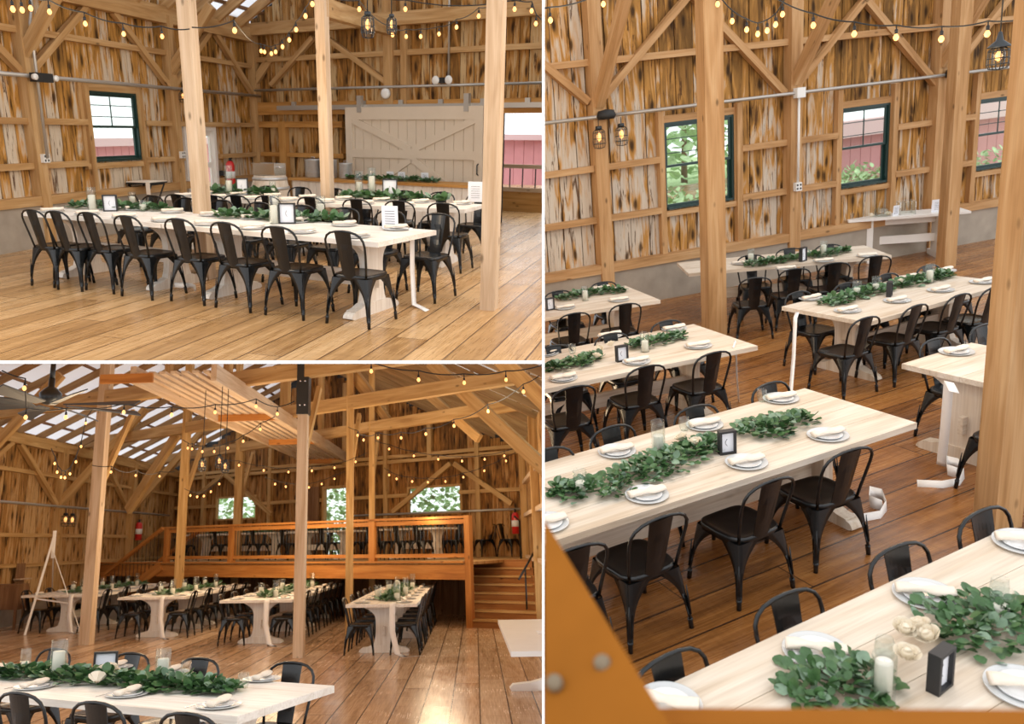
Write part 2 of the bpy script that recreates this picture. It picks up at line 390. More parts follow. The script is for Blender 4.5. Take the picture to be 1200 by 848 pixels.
# ---------------------------------------------------------------- trestle table
def table_rect(c0, c1, c2, z=.76, yawpx=None):
    """c0,c1 ends of one long edge, c2 the corner across from c1 (all photo points on the top) -> centre, length, width, yaw"""
    A, B, C2 = (W.at(*c, z) for c in (c0, c1, c2))
    u = (B-A); L = u.length; u.normalize(); n = Vector((-u.y, u.x, 0)); wd = (C2-B).dot(n)
    c = (A+B)/2+n*(wd/2); return c.x, c.y, L, abs(wd), math.atan2(u.y, u.x)
def table(cx, cy, L, Wd, rz, label, group, mat='whitewash', name='trestle_table'):
    e = empty(name, TR(cx, cy, 0, rz), label, 'table', group)
    m = MB(); n = 4
    for i in range(n):
        y0 = -Wd/2+Wd*i/n; m.box((-L/2, y0+.0015, .715), (L/2, y0+Wd/n-.0015, .76), None, 0)
    for s_ in (-1, 1): m.box((s_*(L/2-.06)-.001, -Wd/2, .7602), (s_*(L/2-.06)+.001, Wd/2, .7604), None, 1)
    part('tabletop', m, mat, e)
    hw = min(.40, Wd*.40)
    for s_ in (-1, 1):
        x = s_*(L/2-min(.42, L*.17))
        m = MB(); pr = []
        for t in range(9):
            a = t/8; pr.append((.13+(hw-.13)*(a**3), .45+.265*a))
        low = [(.13+.05*(t/5)**3, .40-.30*t/5) for t in range(6)]
        right = [(w, z) for w, z in reversed(low)]+pr
        poly = [(w, z) for w, z in right]+[(-w, z) for w, z in reversed(right)]
        m.prism(poly, 0, x-.045, x+.045); ped = part('pedestal', m, mat, e)
        f = []
        for t in range(7):
            a = t/6*PI/2; f.append((hw-.02-.06+.06*math.cos(a)+.02, .06*math.sin(a)*.9+.012))
        poly = [(.0, .115), (-.18, .115), (-.26, .085), (-hw+.05, .075)]+[(-y, z) for y, z in reversed(f)]+[(-hw+.03, 0), (hw-.03, 0)]+f+[(hw-.05, .075), (.26, .085), (.18, .115)]
        m = MB(); m.prism(poly, 0, x-.055, x+.055); part('foot', m, mat, ped)
    m = MB(); x = L/2-min(.42, L*.17)
    m.box((-x-.1, -.02, .25), (x+.1, .02, .40), None, 0); part('stretcher', m, mat, e)
    return e
# ---------------------------------------------------------------- tableware
def ring_prof(R, h, rim): return [(0, .004), (R*.62, .004), (R*.68, .007), (R*.97, h), (R, h+.001), (R, h-.003), (R*.66, 0), (0, 0)]
def plate_mesh(): m = MB(); m.lathe(ring_prof(.135, .016, 0), 32); return m.mesh('dinner_plate', MATS['charger'])
def plate2_mesh(): m = MB(); m.lathe(ring_prof(.095, .014, 0), 32); return m.mesh('salad_plate', MATS['plate'])
def napkin_mesh():
    m = MB(); vs = []; fs = []; N = 14; K = 12
    for i in range(N+1):
        t = i/N; x = -.12+.24*t; pinch = 1-.35*math.exp(-((t-.45)/.12)**2)
        for k in range(K):
            a = 2*PI*k/K; w = .034*pinch*(1+.12*math.sin(3*a+5*t)); h = .017*pinch*(1+.15*math.sin(2*a+9*t))
            vs.append((x, w*math.cos(a)+.006*math.sin(6*t), .02+h*math.sin(a)))
    for i in range(N): fs += [(i*K+k, i*K+(k+1) % K, (i+1)*K+(k+1) % K, (i+1)*K+k) for k in range(K)]
    fs += [tuple(range(K-1, -1, -1)), tuple(N*K+k for k in range(K))]
    m.add(vs, fs, smooth=True); return m.mesh('napkin', MATS['napkin'])
def fork_mesh():
    m = MB(); m.box((-.004, -.1, 0), (.004, .03, .003)); m.box((-.011, .03, 0), (.011, .05, .003))
    for k in range(4): m.box((-.011+k*.0063, .05, 0), (-.008+k*.0063, .09, .003))
    return m.mesh('fork', MATS['silver'])
def setting(P, rz, tag, fancy=True, small=False, nrot=None):
    """plate stack with a folded napkin; P on the table top, rz the way the diner faces"""
    solo('dinner_plate', kit('dp', plate_mesh), None, TR(P.x, P.y, .7605, rz), 'large grey rimmed plate '+tag, 'plate', 'dinner plates')
    if not small: solo('salad_plate', kit('sp', plate2_mesh), None, TR(P.x, P.y, .7655, rz), 'small white plate on the larger plate '+tag, 'plate', 'salad plates')
    solo('napkin', kit('nk', napkin_mesh), None, TR(P.x, P.y, .777 if not small else .7695, rz if nrot is None else nrot), 'cream folded napkin on the plate '+tag, 'napkin', 'napkins on plates')
    if fancy: solo('fork', kit('fk', fork_mesh), None, TR(P.x-.17*math.cos(rz), P.y-.17*math.sin(rz), .761, rz), 'silver fork beside the plate '+tag, 'fork', 'forks')
def vase_mesh(r, h):
    m = MB(); m.lathe([(0, .004), (r-.004, .004), (r-.004, h), (r-.001, h+.002), (r, h), (r, 0), (0, 0)], 20); return m.mesh('glass_cylinder', MATS['glass'])
def candle_mesh(r, h):
    m = MB(); m.lathe([(0, 0), (r, 0), (r, h-.006), (r*.9, h), (r*.3, h-.004), (0, h-.004)], 18); m.tube([(0, 0, h-.004), (.001, 0, h+.008)], .0012, 5); return m.mesh('candle', MATS['wax'])
def candle_vase(P, tag, r=.05, h=.24, ch=.14, z=.7605):
    e = empty('candle_vase', TR(P.x, P.y, z), 'glass vase with white candle '+tag, 'candle vase', 'candle vases')
    k = '%g_%g_%g' % (r, h, ch)
    part('glass_cylinder', kit('v'+k, lambda: vase_mesh(r, h)), None, e); part('candle', kit('c'+k, lambda: candle_mesh(r*.72, ch)), None, e, Matrix.Translation((0, 0, .0045)))
    return e
def number_frame(P, rz, tag, w=.10, h=.15, d=.05, z=.7605, squig=True):
    e = empty('table_number_frame', TR(P.x, P.y, z, rz), 'black box frame with white number card '+tag, 'frame', 'table number frames')
    m = MB(); t = .014
    m.box((-w/2, -d/2, 0), (w/2, d/2, t)); m.box((-w/2, -d/2, h-t), (w/2, d/2, h)); m.box((-w/2, -d/2, t), (-w/2+t, d/2, h-t)); m.box((w/2-t, -d/2, t), (w/2, d/2, h-t))
    part('box_frame', m, 'black_wood', e)
    m = MB(); m.box((-w/2+t, -.006, t), (w/2-t, .006, h-t)); c = part('card', m, 'card', e)
    if squig:
        for s_ in (-1, 1):
            pts = [(s_*(.014*math.sin(3.1*q)), s_*.0075, h*.34+h*.3*q) for q in [i/10 for i in range(11)]]
            m = MB(); m.tube(pts, .0018, 5); part('numeral', m, 'ink', c)
def card_stand(P, rz, tag, w=.13, h=.17, z=.7605):
    e = empty('menu_card', TR(P.x, P.y, z, rz), 'white printed card standing upright '+tag, 'card')
    m = MB(); m.prism([(0, 0), (-.004, 0), (-.022, h), (-.018, h)], 0, -w/2, w/2); m.prism([(.03, 0), (.034, 0), (-.016, h*.9), (-.02, h*.9)], 0, -.01, .01); part('card', m, 'card', e)
    m = MB()
    for i in range(6): zz = h*(.2+.11*i); m.box((-w*.3, -.0065-.018*zz/h, zz), (w*.3, -.0042-.018*zz/h, zz+.004))
    part('printed_line', m, 'ink', e)
def leaf_geo(m, P, d, up, L, wd):
    """one round eucalyptus leaf"""
    d = d.normalized(); s_ = d.cross(up)
    if s_.length < .05: s_ = d.cross(Vector((1, 0, 0)))
    s_.normalize(); n = s_.cross(d)
    pr = [(0, 0, 0), (.28, .42, .06), (.62, .46, .09), (.9, .22, .05), (1, 0, 0), (.9, -.22, .05), (.62, -.46, .09), (.28, -.42, .06)]
    c = P+d*(L*.5)-n*(.04*L)
    vs = [c]+[P+d*(L*a)+s_*(wd*b)+n*(L*z) for a, b, z in pr]
    m.add(vs, [(0, i+1, (i+1) % 8+1) for i in range(8)], smooth=True)
def garland(pts, tag, width=.13, dens=150, size=.05, z=.7605, pale=.3, seed=1):
    """leaf runner lying along a list of points on the top; dark leaves, a layer of pale leaves and the stem"""
    rnd = random.Random(seed); pts = [Vector((p.x, p.y, z)) for p in pts]
    seg = [(a, b, (b-a).length) for a, b in zip(pts, pts[1:])]; T = sum(s_[2] for s_ in seg)
    o = pts[0].copy(); e = empty('leaf_garland', TR(o.x, o.y, z), 'green eucalyptus leaf runner lying '+tag, 'garland', 'leaf runners')
    def at(t):
        d = t*T
        for a, b, l in seg:
            if d <= l: return a.lerp(b, d/l if l else 0), (b-a).normalized()
            d -= l
        return pts[-1], (pts[-1]-pts[-2]).normalized()
    m = MB(); line = []
    for i in range(24): p, d = at(i/23.0); line.append(p-o+Vector((.02*math.sin(i*1.3), .02*math.cos(i*1.7), .02+.008*math.sin(i))))
    m.tube(line, .005, 5); part('stem', m, 'leaf', e)
    for mat, n in (('leaf', int(dens*T*(1-pale))), ('leaf_pale', int(dens*T*pale))):
        m = MB()
        for i in range(n):
            t = rnd.random(); p, d = at(t); side = Vector((-d.y, d.x, 0)); end = min(t, 1-t)
            tap = .45+.55*min(1, end*6)*(.8+.2*math.sin(t*T*9))
            u = (rnd.random()+rnd.random()-1); q = p-o+side*(u*width*tap)+Vector((0, 0, .012+.05*tap*(1-u*u)*rnd.random()))
            dirn = (side*(u*1.6+rnd.uniform(-.6, .6))+d*rnd.uniform(-1, 1)+Vector((0, 0, rnd.uniform(-.15, .7))))
            l = size*rnd.uniform(.6, 1.15)
            if q.z+dirn.normalized().z*l < .004: dirn.z = abs(dirn.z)
            leaf_geo(m, q, dirn, Vector((rnd.uniform(-.4, .4), rnd.uniform(-.4, .4), 1)), l, l*.85)
        if n: part('leaves', m, mat, e)
    return e
def rose(P, tag, r=.035, z=.80):
    m = MB(); rnd = random.Random(int(P.x*1000))
    m.ball((0, 0, 0), r*.55, 10, 6)
    for ring, (nn, rr, tilt, h) in enumerate(((3, .45, .25, .1), (5, .7, .6, 0), (6, .95, 1.0, -.1))):
        for k in range(nn):
            a = 2*PI*k/nn+ring*.5; vs = []
            for i in range(4):
                for j in range(5):
                    u = j/4*2-1; t = i/3; ang = a+u*.75*(PI/nn)*1.25
                    rad = r*rr*(.35+.65*math.sin(t*1.4))*(1+tilt*.25*t); vs.append((rad*math.cos(ang), rad*math.sin(ang), r*(h-.45+1.15*t*(1-.25*tilt*t)-.12*u*u)))
            m.add(vs, [(i*5+j, i*5+j+1, i*5+j+6, i*5+j+5) for i in range(3) for j in range(4)], smooth=True)
    solo('rose', m, 'rose', TR(P.x, P.y, z) @ Euler((rnd.uniform(-.5, .5), rnd.uniform(-.5, .5), 0)).to_matrix().to_4x4(), 'cream rose bloom tucked '+tag, 'rose', 'cream roses')
def stemless_glass(P, tag, z=.7605):
    m = lambda: (lambda b: (b.lathe([(0, .004), (.026, .005), (.036, .03), (.038, .055), (.033, .10), (.035, .10), (.040, .055), (.038, .028), (.028, 0), (0, 0)], 20), b.mesh('wine_glass', MATS['glass']))[1])(MB())
    solo('wine_glass', kit('glass', m), None, TR(P.x, P.y, z), 'clear stemless drinking glass '+tag, 'glass', 'drinking glasses')
def ribbon(pts, wvec, tag, wd=.06):
    """pale ribbon following a path; wvec gives its width direction"""
    m = MB(); vs = []; n = len(pts); wv = Vector(wvec).normalized()
    for i, p in enumerate(pts): p = Vector(p); vs += [p-wv*wd/2, p+wv*wd/2]
    m.add(vs, [(2*i, 2*i+1, 2*i+3, 2*i+2) for i in range(n-1)], smooth=True)
    o = solo('table_ribbon', m, 'ribbon', Matrix.Identity(4), tag, 'ribbon')
    md = o.modifiers.new('s', 'SOLIDIFY'); md.thickness = .002
    return o
# ---------------------------------------------------------------- architecture helpers
class Wall:
    """upright plane through two floor points; local X along it, Y into the room, Z up"""
    def __init__(s, A, B, name, mat, label=None):
        s.A = Vector((A.x, A.y, 0)); s.u = (B-A); s.u.z = 0; s.L = s.u.length; s.u.normalize()
        n = Vector((-s.u.y, s.u.x, 0))
        if n.dot(W.C-s.A) < 0: n = -n
        s.n = n; s.T = Matrix((( s.u.x, n.x, 0, s.A.x), (s.u.y, n.y, 0, s.A.y), (0, 0, 1, 0), (0, 0, 0, 1)))
        s.name = name; s.mat = mat; s.root = None
    def uz(s, px, py, off=0.0):
        P = W.on(px, py, s.A+s.n*off, s.n); d = P-s.A; return d.dot(s.u), P.z
    def P(s, u, z, off=0.0): v = s.A+s.u*u+s.n*off; return Vector((v.x, v.y, z))
    def build(s, u0, u1, z0, ztop, openings=(), bw=(.17, .31), seed=1, gap=.016):
        rnd = random.Random(seed); m = MB(); cuts = sorted([o[0] for o in openings]+[o[1] for o in openings])
        e = empty(s.name, s.T, None, None, None, 'structure'); s.root = e
        u = u0
        while u < u1:
            v = min(u1, u+rnd.uniform(*bw))
            for c in cuts:
                if u+.01 < c < v: v = c; break
            mid = (u+v)/2; spans = [(z0, ztop(mid))]
            for a, b, c0, c1 in openings:
                if a-.001 <= mid <= b+.001:
                    spans = [t for lo, hi in spans for t in ((lo, min(hi, c0)), (max(lo, c1), hi)) if t[1]-t[0] > .02]
            r = (rnd.random(), rnd.random(), rnd.random()); yy = rnd.uniform(-.006, .006)
            for lo, hi in spans: m.box((u+gap/2, -.03+yy, lo), (v-gap/2, -.006+yy, hi), r)
            u = v
        part('board_cladding', m, s.mat, e)
        m = MB(); segs = sorted(set([u0, u1]+[c for c in cuts if u0 < c < u1]))
        for a, b in zip(segs, segs[1:]):
            mid = (a+b)/2; spans = [(z0, max(ztop(a), ztop(b)))]
            for p, q, c0, c1 in openings:
                if p <= mid <= q: spans = [t for lo, hi in spans for t in ((lo, min(hi, c0)), (max(lo, c1), hi)) if t[1]-t[0] > .02]
            for lo, hi in spans: m.box((a, -.06, lo), (b, -.034, hi))
        part('backing', m, 'black_matte', e)
        return e
    def bar(s, name, a, b, w=.09, d=.09, off=0.0, mat='timber', px=True, parent=None):
        """timber between two photo points (or u,z pairs) lying against the wall; w seen width, d depth into the room"""
        (u0, z0), (u1, z1) = (s.uz(*a, off+d/2), s.uz(*b, off+d/2)) if px else (a, b)
        m = MB(); m.bar((u0, off+d/2, z0), (u1, off+d/2, z1), d, w, (-(z1-z0), 0, (u1-u0)))
        return part(name, m, mat, parent or s.root)
    def box(s, name, u0, u1, z0, z1, y0, y1, mat, parent=None, gaxis=2):
        m = MB(); m.box((u0, y0, z0), (u1, y1, z1), None, gaxis); return part(name, m, mat, parent or s.root)
def sash_window(wl, n, u0, u1, z0, z1, label=None, dark='window_green', rail=.5, grid=(2, 2), casing='timber', open_=0.0):
    e = empty('window_%d' % n, wl.T, None, None, None, 'structure'); t = .038
    m = MB(); m.box((u0, -.06, z0), (u0+t, .03, z1)); m.box((u1-t, -.06, z0), (u1, .03, z1)); m.box((u0+t, -.06, z1-t), (u1-t, .03, z1)); m.box((u0+t, -.06, z0), (u1-t, .05, z0+t))
    f = part('window_frame', m, dark, e)
    zm = z0+(z1-z0)*rail; s_ = .04
    for nm, a, b, y in (('upper_sash', zm-.02, z1-t, -.01), ('lower_sash', z0+t, zm+.02, -.045)):
        m = MB(); m.box((u0+t, y-.015, a), (u0+t+s_, y+.015, b)); m.box((u1-t-s_, y-.015, a), (u1-t, y+.015, b)); m.box((u0+t+s_, y-.015, a), (u1-t-s_, y+.015, a+s_)); m.box((u0+t+s_, y-.015, b-s_), (u1-t-s_, y+.015, b))
        if nm == 'upper_sash':
            for i in range(1, grid[0]): uu = u0+t+(u1-u0-2*t)*i/grid[0]; m.box((uu-.009, y-.006, a), (uu+.009, y+.006, b))
            for i in range(1, grid[1]+1): zz = a+(b-a)*i/(grid[1]+1); m.box((u0+t, y-.006, zz-.007), (u1-t, y+.006, zz+.007))
        sa = part(nm, m, dark, e)
        m = MB(); m.box((u0+t+s_, y-.003, a+s_), (u1-t-s_, y+.003, b-s_)); part('pane', m, 'pane', sa)
    if casing:
        c = .11; m = MB(); m.box((u0-c, 0, z0-.02), (u0, .035, z1+c)); m.box((u1, 0, z0-.02), (u1+c, .035, z1+c)); m.box((u0, 0, z1), (u1, .035, z1+c), None, 0); m.box((u0-c, 0, z0-c), (u1+c, .06, z0-.02), None, 0)
        part('casing', m, casing, e)
    return e
def post(px, py, wd, h, label, mat='timber', d=None, rz=None, z0=0.0, P=None, lean=0):
    P = P or W.at(px, py); d = d or wd; m = MB(); m.bar((0, 0, 0), (0, 0, h), wd, d, (0, 1, 0))
    return solo('timber_post', m, mat, TR(P.x, P.y, z0, rz if rz is not None else -W.skew), label, 'post', 'timber posts')
def beam(name, a, b, w, d, label, mat='timber', cat='beam', group=None):
    m = MB(); a = Vector(a); b = Vector(b); m.bar((0, 0, 0), b-a, w, d); return solo(name, m, mat, Matrix.Translation(a), label, cat, group)
def bulbs_on(pts_px, dists, tag, extra=(), name='string_lights', hang=.07, r=.024, wire=None):
    r = r*.78
    """string of warm bulbs through photo points at given distances; wire sags between them"""
    P = [W.dep(x, y, d) for (x, y), d in zip(pts_px, dists)]
    e = empty(name, Matrix.Identity(4), 'string of warm glowing bulbs on black wire '+tag, 'string lights')
    top = [p+Vector((0, 0, hang+r)) for p in P]
    path = [W.dep(*q) if len(q) == 3 else q for q in (extra[:1] if extra else [])]+top+[W.dep(*q) for q in (extra[1:] if extra else [])]
    line = []
    for a, b in zip(path, path[1:]):
        L = (b-a).length
        for i in range(6): t = i/6; line.append(a.lerp(b, t)-Vector((0, 0, min(.06, .05*L)*4*t*(1-t))))
    line.append(path[-1]); m = MB(); m.tube(line, .006, 5); part('wire', m, 'black_matte', e)
    def bm_(): b = MB(); b.lathe([(0, -r*1.15), (r*.5, -r*1.0), (r*.92, -r*.35), (r, .1*r), (r*.85, r*.6), (r*.45, r*1.2), (r*.4, r*1.5)], 12); return b.mesh('bulb', MATS['bulb_glow'])
    def sk_(): b = MB(); b.lathe([(0, r*1.3), (r*.55, r*1.3), (r*.6, r*1.6), (r*.6, r*2.8), (r*.2, r*3.2), (0, r*3.2)], 10); b.tube([(0, 0, r*3.1), (0, 0, hang+r)], .005, 5); return b.mesh('socket', MATS['black_matte'])
    for p in P:
        b = part('bulb', kit('bulb%g' % r, bm_), None, e, Matrix.Translation(p)); part('socket', kit('sock%g_%g' % (r, hang), sk_), None, b)
    return e
def cage_lamp(P, tag, r=.07, h=.16, drop=.0, roof=False, hang=0.0):
    e = empty('cage_lantern', Matrix.Translation(P), tag, 'lantern')
    m = MB()
    m.lathe([(0, h*.62), (r*.45, h*.62), (r*.5, h*.55), (r*.5, h*.42), (0, h*.42)], 12)
    if roof: m.lathe([(0, h*1.15), (r*.15, h*1.1), (r*.35, h*.75), (r*1.05, h*.5), (r*1.08, h*.45), (0, h*.45)], 16)
    part('cap', m, 'steel_dark', e)
    m = MB()
    for k in range(8):
        a = 2*PI*k/8; c, s_ = math.cos(a), math.sin(a)
        m.tube([(c*r*.5, s_*r*.5, h*.45), (c*r*.9, s_*r*.9, h*.35), (c*r, s_*r, -h*.25), (c*r*.8, s_*r*.8, -h*.45), (0, 0, -h*.5)], .004, 5)
    for z, rr in ((h*.3, .93), (0, .97), (-h*.25, 1.0)):
        m.tube([(rr*r*math.cos(2*PI*k/16), rr*r*math.sin(2*PI*k/16), z) for k in range(16)], .004, 5, closed=True)
    part('wire_cage', m, 'steel_dark', e)
    m = MB(); m.lathe([(0, -h*.32), (r*.55, -h*.3), (r*.6, h*.2), (r*.4, h*.42), (0, h*.42)], 14); part('glass_shade', m, 'glass', e)
    m = MB(); m.lathe([(0, -h*.15), (r*.3, -h*.05), (r*.3, h*.15), (r*.12, h*.3), (0, h*.3)], 10); part('bulb', m, 'bulb_glow', e)
    if hang: m = MB(); m.tube([(0, 0, h*.6), (0, 0, hang)], .006, 6); part('cord', m, 'black_matte', e)
    return e

def bulb_light(P, watts, r=.35):
    """warm light given off by a stretch of bulbs"""
    ld = bpy.data.lights.new('bulb_light', 'POINT'); ld.energy = watts; ld.color = (1.0, .74, .46); ld.shadow_soft_size = r
    o = bpy.data.objects.new('bulb_light', ld); COL.objects.link(o); o.matrix_basis = W.M @ Matrix.Translation(P+Vector((0, 0, -.4))); return o
# ================================================================ WING 1: long room with the sliding barn door
boards_mat('boards_light', (.62, .53, .41), (.54, .27, .06), (.10, .04, .012), (.9, 3.4))
timber_mat('timber', (.60, .40, .20), (.50, .30, .125), (.33, .17, .06))
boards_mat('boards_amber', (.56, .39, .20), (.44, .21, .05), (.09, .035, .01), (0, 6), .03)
timber_mat('timber_pale', (.70, .55, .40), (.62, .46, .31), (.46, .30, .17))
timber_mat('timber_orange', (.62, .34, .11), (.52, .26, .07), (.36, .16, .04))
floor_mat('floor_light', (.68, .44, .22), (.56, .33, .14), (.37, .20, .075), (.12, .055, .02), .28, .30)
floor_mat('floor_honey', (.46, .22, .075), (.33, .14, .04), (.18, .07, .02), (.03, .012, .006), .30, .27)
m_, nt_, b_ = newmat('roof_panel'); nt_.nodes.remove(b_)
_d = nt_.nodes.new('ShaderNodeBsdfDiffuse'); _d.inputs[0].default_value = (.85, .85, .87, 1); _t = nt_.nodes.new('ShaderNodeBsdfTranslucent'); _t.inputs[0].default_value = (.93, .94, .96, 1)
_m = nt_.nodes.new('ShaderNodeMixShader'); _m.inputs[0].default_value = .85; nt_.links.new(_d.outputs[0], _m.inputs[1]); nt_.links.new(_t.outputs[0], _m.inputs[2]); nt_.links.new(_m.outputs[0], nt_.nodes['Material Output'].inputs[0])

def floor_obj(mat, x0, x1, y0, y1, rz=None):
    m = MB(); m.box((x0, y0, -.05), (x1, y1, 0)); return solo('floor', m, mat, Matrix.Rotation(-W.skew if rz is None else rz, 4, 'Z'), kind='structure')
def pw(P, npx): return npx*(W.R @ (Vector(P)-W.C)).z/F
def post_px(px, py, npx, h, label, mat='timber', z0=0.0, k=.82, **kw):
    P = W.at(px, py, z0); w = pw(P, npx)*k; return post(px, py, w, h, label, mat, P=P, z0=z0, **kw)

def build1():
    global W
    W = Wing(1)
    floor_obj('floor_light', -16, 16, -1, 26)
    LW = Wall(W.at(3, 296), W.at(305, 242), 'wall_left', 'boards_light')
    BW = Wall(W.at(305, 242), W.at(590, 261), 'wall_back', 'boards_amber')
    corner = LW.L
    zpl = LW.uz(305, 45)[1]
    zc = .55*LW.uz(3, 244)[1]+.45*LW.uz(45, 240)[1]                     # concrete knee wall height
    # openings
    wu0, wz0 = LW.uz(105, 189); wu1, wz1 = LW.uz(157.5, 108)
    wz0 = (wz0+LW.uz(157, 188)[1])/2; wz1 = (wz1+LW.uz(104, 108)[1])/2
    du0 = LW.uz(217, 200)[0]; du1 = LW.uz(254, 200)[0]; dz1 = LW.uz(236, 148)[1]
    LW.build(-3, corner, zc, lambda u: zpl+.35, [(wu0, wu1, wz0, wz1), (du0, du1, -.1, dz1)], seed=3)
    m = MB(); m.box((-3, -.2, 0), (du0-.1, .12, zc)); m.box((du1+.1, -.2, 0), (corner, .12, zc)); part('concrete_footing', m, 'concrete', LW.root)
    LW.box('sill_beam', -3, du0-.05, zc, zc+.13, -.02, .16, 'timber', gaxis=0); LW.box('sill_beam', du1+.05, corner, zc, zc+.13, -.02, .16, 'timber', gaxis=0)
    LW.box('top_plate', -3, corner, zpl-.14, zpl+.14, 0, .16, 'timber', gaxis=0)
    zg = [LW.uz(150, y)[1] for y in (188.5, 144)]
    for (ya, yb), segs in (((.0, zg[0]), ((-3, LW.uz(98, 190)[0]), (LW.uz(167, 190)[0], du0-.1), (du1+.1, corner))), ((0, zg[1]), ((-3, LW.uz(98, 150)[0]), (LW.uz(167, 150)[0], corner)))):
        for a, b in segs: LW.box('girt', a, b, yb-.045, yb+.045, 0, .10, 'timber', gaxis=0)
    zh = (LW.uz(10, 34)[1]+LW.uz(300, 79)[1])/2; LW.box('girt', -3, corner, zh-.045, zh+.045, 0, .10, 'timber', gaxis=0)
    cz = (LW.uz(3, 86)[1]+LW.uz(300, 114)[1])/2
    m = MB(); m.tube([(-3, .20, cz), (corner-.1, .20, cz)], .03, 8); part('conduit_pipe', m, 'conduit', LW.root)
    # wall posts
    pu = [LW.uz(40, 200)[0], LW.uz(202, 170)[0], corner-.12]
    for u in pu: LW.box('wall_post', u-.09, u+.09, .0, zpl, 0, .17, 'timber')
    for x in (101, 163.5):
        u = LW.uz(x, 150)[0]; LW.box('wall_stud', u-.05, u+.05, zc+.1, cz-.05, 0, .09, 'timber')
    # braces in the wall plane and knee braces out into the room
    zb = cz+.03; H = zpl-.12; du = (H-zb)*1.32
    for i, u in enumerate(pu):
        for s_ in (-1, 1):
            if i == 2 and s_ == 1: continue
            LW.bar('wall_brace', (u+s_*.05, zb), (u+s_*du, H), .10, .10, .02, px=False)
        m = MB(); m.bar((u, .1, zb+.25), (u, .1+(H-zb)*.85, H+.25), .13, .16, (0, -1, 1)); part('knee_brace', m, 'timber', LW.root)
    m = MB(); u = pu[0]; m.tube([(u+.03, .24, LW.uz(47, 185)[1]), (u+.03, .24, cz+.7), (u+.1, .24, cz+.95), (u+.1, .24, zpl)], .022, 8); part('conduit_pipe', m, 'conduit', LW.root)
    for u, z in ((pu[0]+.03, LW.uz(47, 185)[1]), (pu[1], LW.uz(206, 181)[1])):
        m = MB(); m.box((u-.06, .17, z-.06), (u+.06, .23, z+.06)); o = part('outlet_box', m, 'plastic_white', LW.root)
        m = MB()
        for a in (-.03, .03):
            for b in (-.03, .03): m.box((u+a-.014, .229, z+b-.016), (u+a+.014, .233, z+b+.016))
        part('socket_face', m, 'grille', o)
    sash_window(LW, 1, wu0, wu1, wz0, wz1, rail=.5, grid=(2, 2), dark='window_green')
    # glazed door in the long wall
    e = empty('door_1', LW.T, None, None, None, 'structure')
    m = MB(); t = .09
    m.box((du0, -.1, 0), (du0+t, .05, dz1)); m.box((du1-t, -.1, 0), (du1, .05, dz1)); m.box((du0+t, -.1, dz1-t), (du1-t, .05, dz1)); part('door_frame', m, 'white_paint', e)
    mid = (du0+du1)/2
    m = MB()
    for a, b in ((du0+t, mid), (mid, du1-t)):
        m.box((a, -.06, .05), (a+.07, -.02, dz1-t)); m.box((b-.07, -.06, .05), (b, -.02, dz1-t)); m.box((a+.07, -.06, .05), (b-.07, -.02, .35)); m.box((a+.07, -.06, dz1-t-.1), (b-.07, -.02, dz1-t)); m.box((a+.07, -.06, .95), (b-.07, -.02, 1.05))
    lf = part('door_leaf', m, 'white_paint', e)
    m = MB(); m.box((du0+t+.07, -.045, .35), (du1-t-.07, -.04, dz1-t-.1)); part('pane', m, 'pane', lf)
    m = MB(); m.tube([(mid-.03, -.02, 1.0), (mid-.03, .03, 1.0), (mid-.1, .03, 1.0)], .012, 8); part('door_handle', m, 'steel_dark', lf)
    # back (gable) wall
    ou0 = BW.uz(589, 180)[0]; oz1 = (BW.uz(590, 119)[1]+BW.uz(634, 117)[1])/2
    ztop = lambda u: zpl+.3+.5*max(0, u) if u < 9 else zpl+.3+.5*9-.5*(u-9)
    BW.build(0, BW.L+5, .0, ztop, [(ou0, ou0+4.2, -.1, oz1)], seed=8)
    Lb = BW.L+5
    hz = (BW.uz(330, 133)[1]+BW.uz(600, 113)[1])/2; hh = (BW.uz(560, 110)[1]-BW.uz(560, 119)[1])
    BW.box('header_beam', 0, Lb, hz-.16, hz+.10, 0, .12, 'timber_orange', gaxis=0)
    tr = BW.uz(333, 132)[0]; m = MB(); m.box((tr, .16, hz-.07), (Lb, .24, hz+.02))
    for k in range(12):
        x = tr+.4+k*.9; m.box((x-.05, .12, hz-.02), (x+.05, .17, hz+.10))
    part('door_track', m, 'conduit', BW.root)
    cz2 = (BW.uz(320, 114)[1]+BW.uz(630, 88)[1])/2; m = MB(); m.tube([(0, .16, cz2), (Lb, .16, cz2)], .025, 8); part('conduit_pipe', m, 'conduit', BW.root)
    for ya, yb in ((77, 49), (44, 5)):
        z = (BW.uz(318, ya)[1]+BW.uz(566, yb)[1])/2; BW.box('girt', 0, Lb, z-.05, z+.05, 0, .1, 'timber', gaxis=0)
        if ya == 44: BW.box('tie_beam', 0, Lb, z-.12, z+.12, .1, .25, 'timber', gaxis=0); zt = z
    d0 = BW.uz(405, 160)[0]
    for y in (147, 181):
        z = BW.uz(335, y)[1]; BW.box('girt', 0, d0, z-.045, z+.045, 0, .1, 'timber_orange', gaxis=0)
    BW.box('header_beam', 0, d0, hz-.42, hz-.30, 0, .12, 'timber_orange', gaxis=0)
    for x, w_ in ((459, .22), (477, .13)):
        u = BW.uz(x, 80)[0]; BW.box('wall_post', u-w_/2, u+w_/2, hz, ztop(u)-.1, 0, .14, 'timber')
    u = BW.uz(336, 180)[0]; BW.box('wall_post', u-.09, u+.09, 0, hz-.3, 0, .14, 'timber_orange')
    u = BW.uz(318, 80)[0]+.05; BW.box('wall_post', -.0, .2, 0, zpl, 0, .17, 'timber')
    for a, b in (((318, 100), (367, 44)), ((382, 44), (457, 99))): BW.bar('wall_brace', a, b, .1, .1, .02)
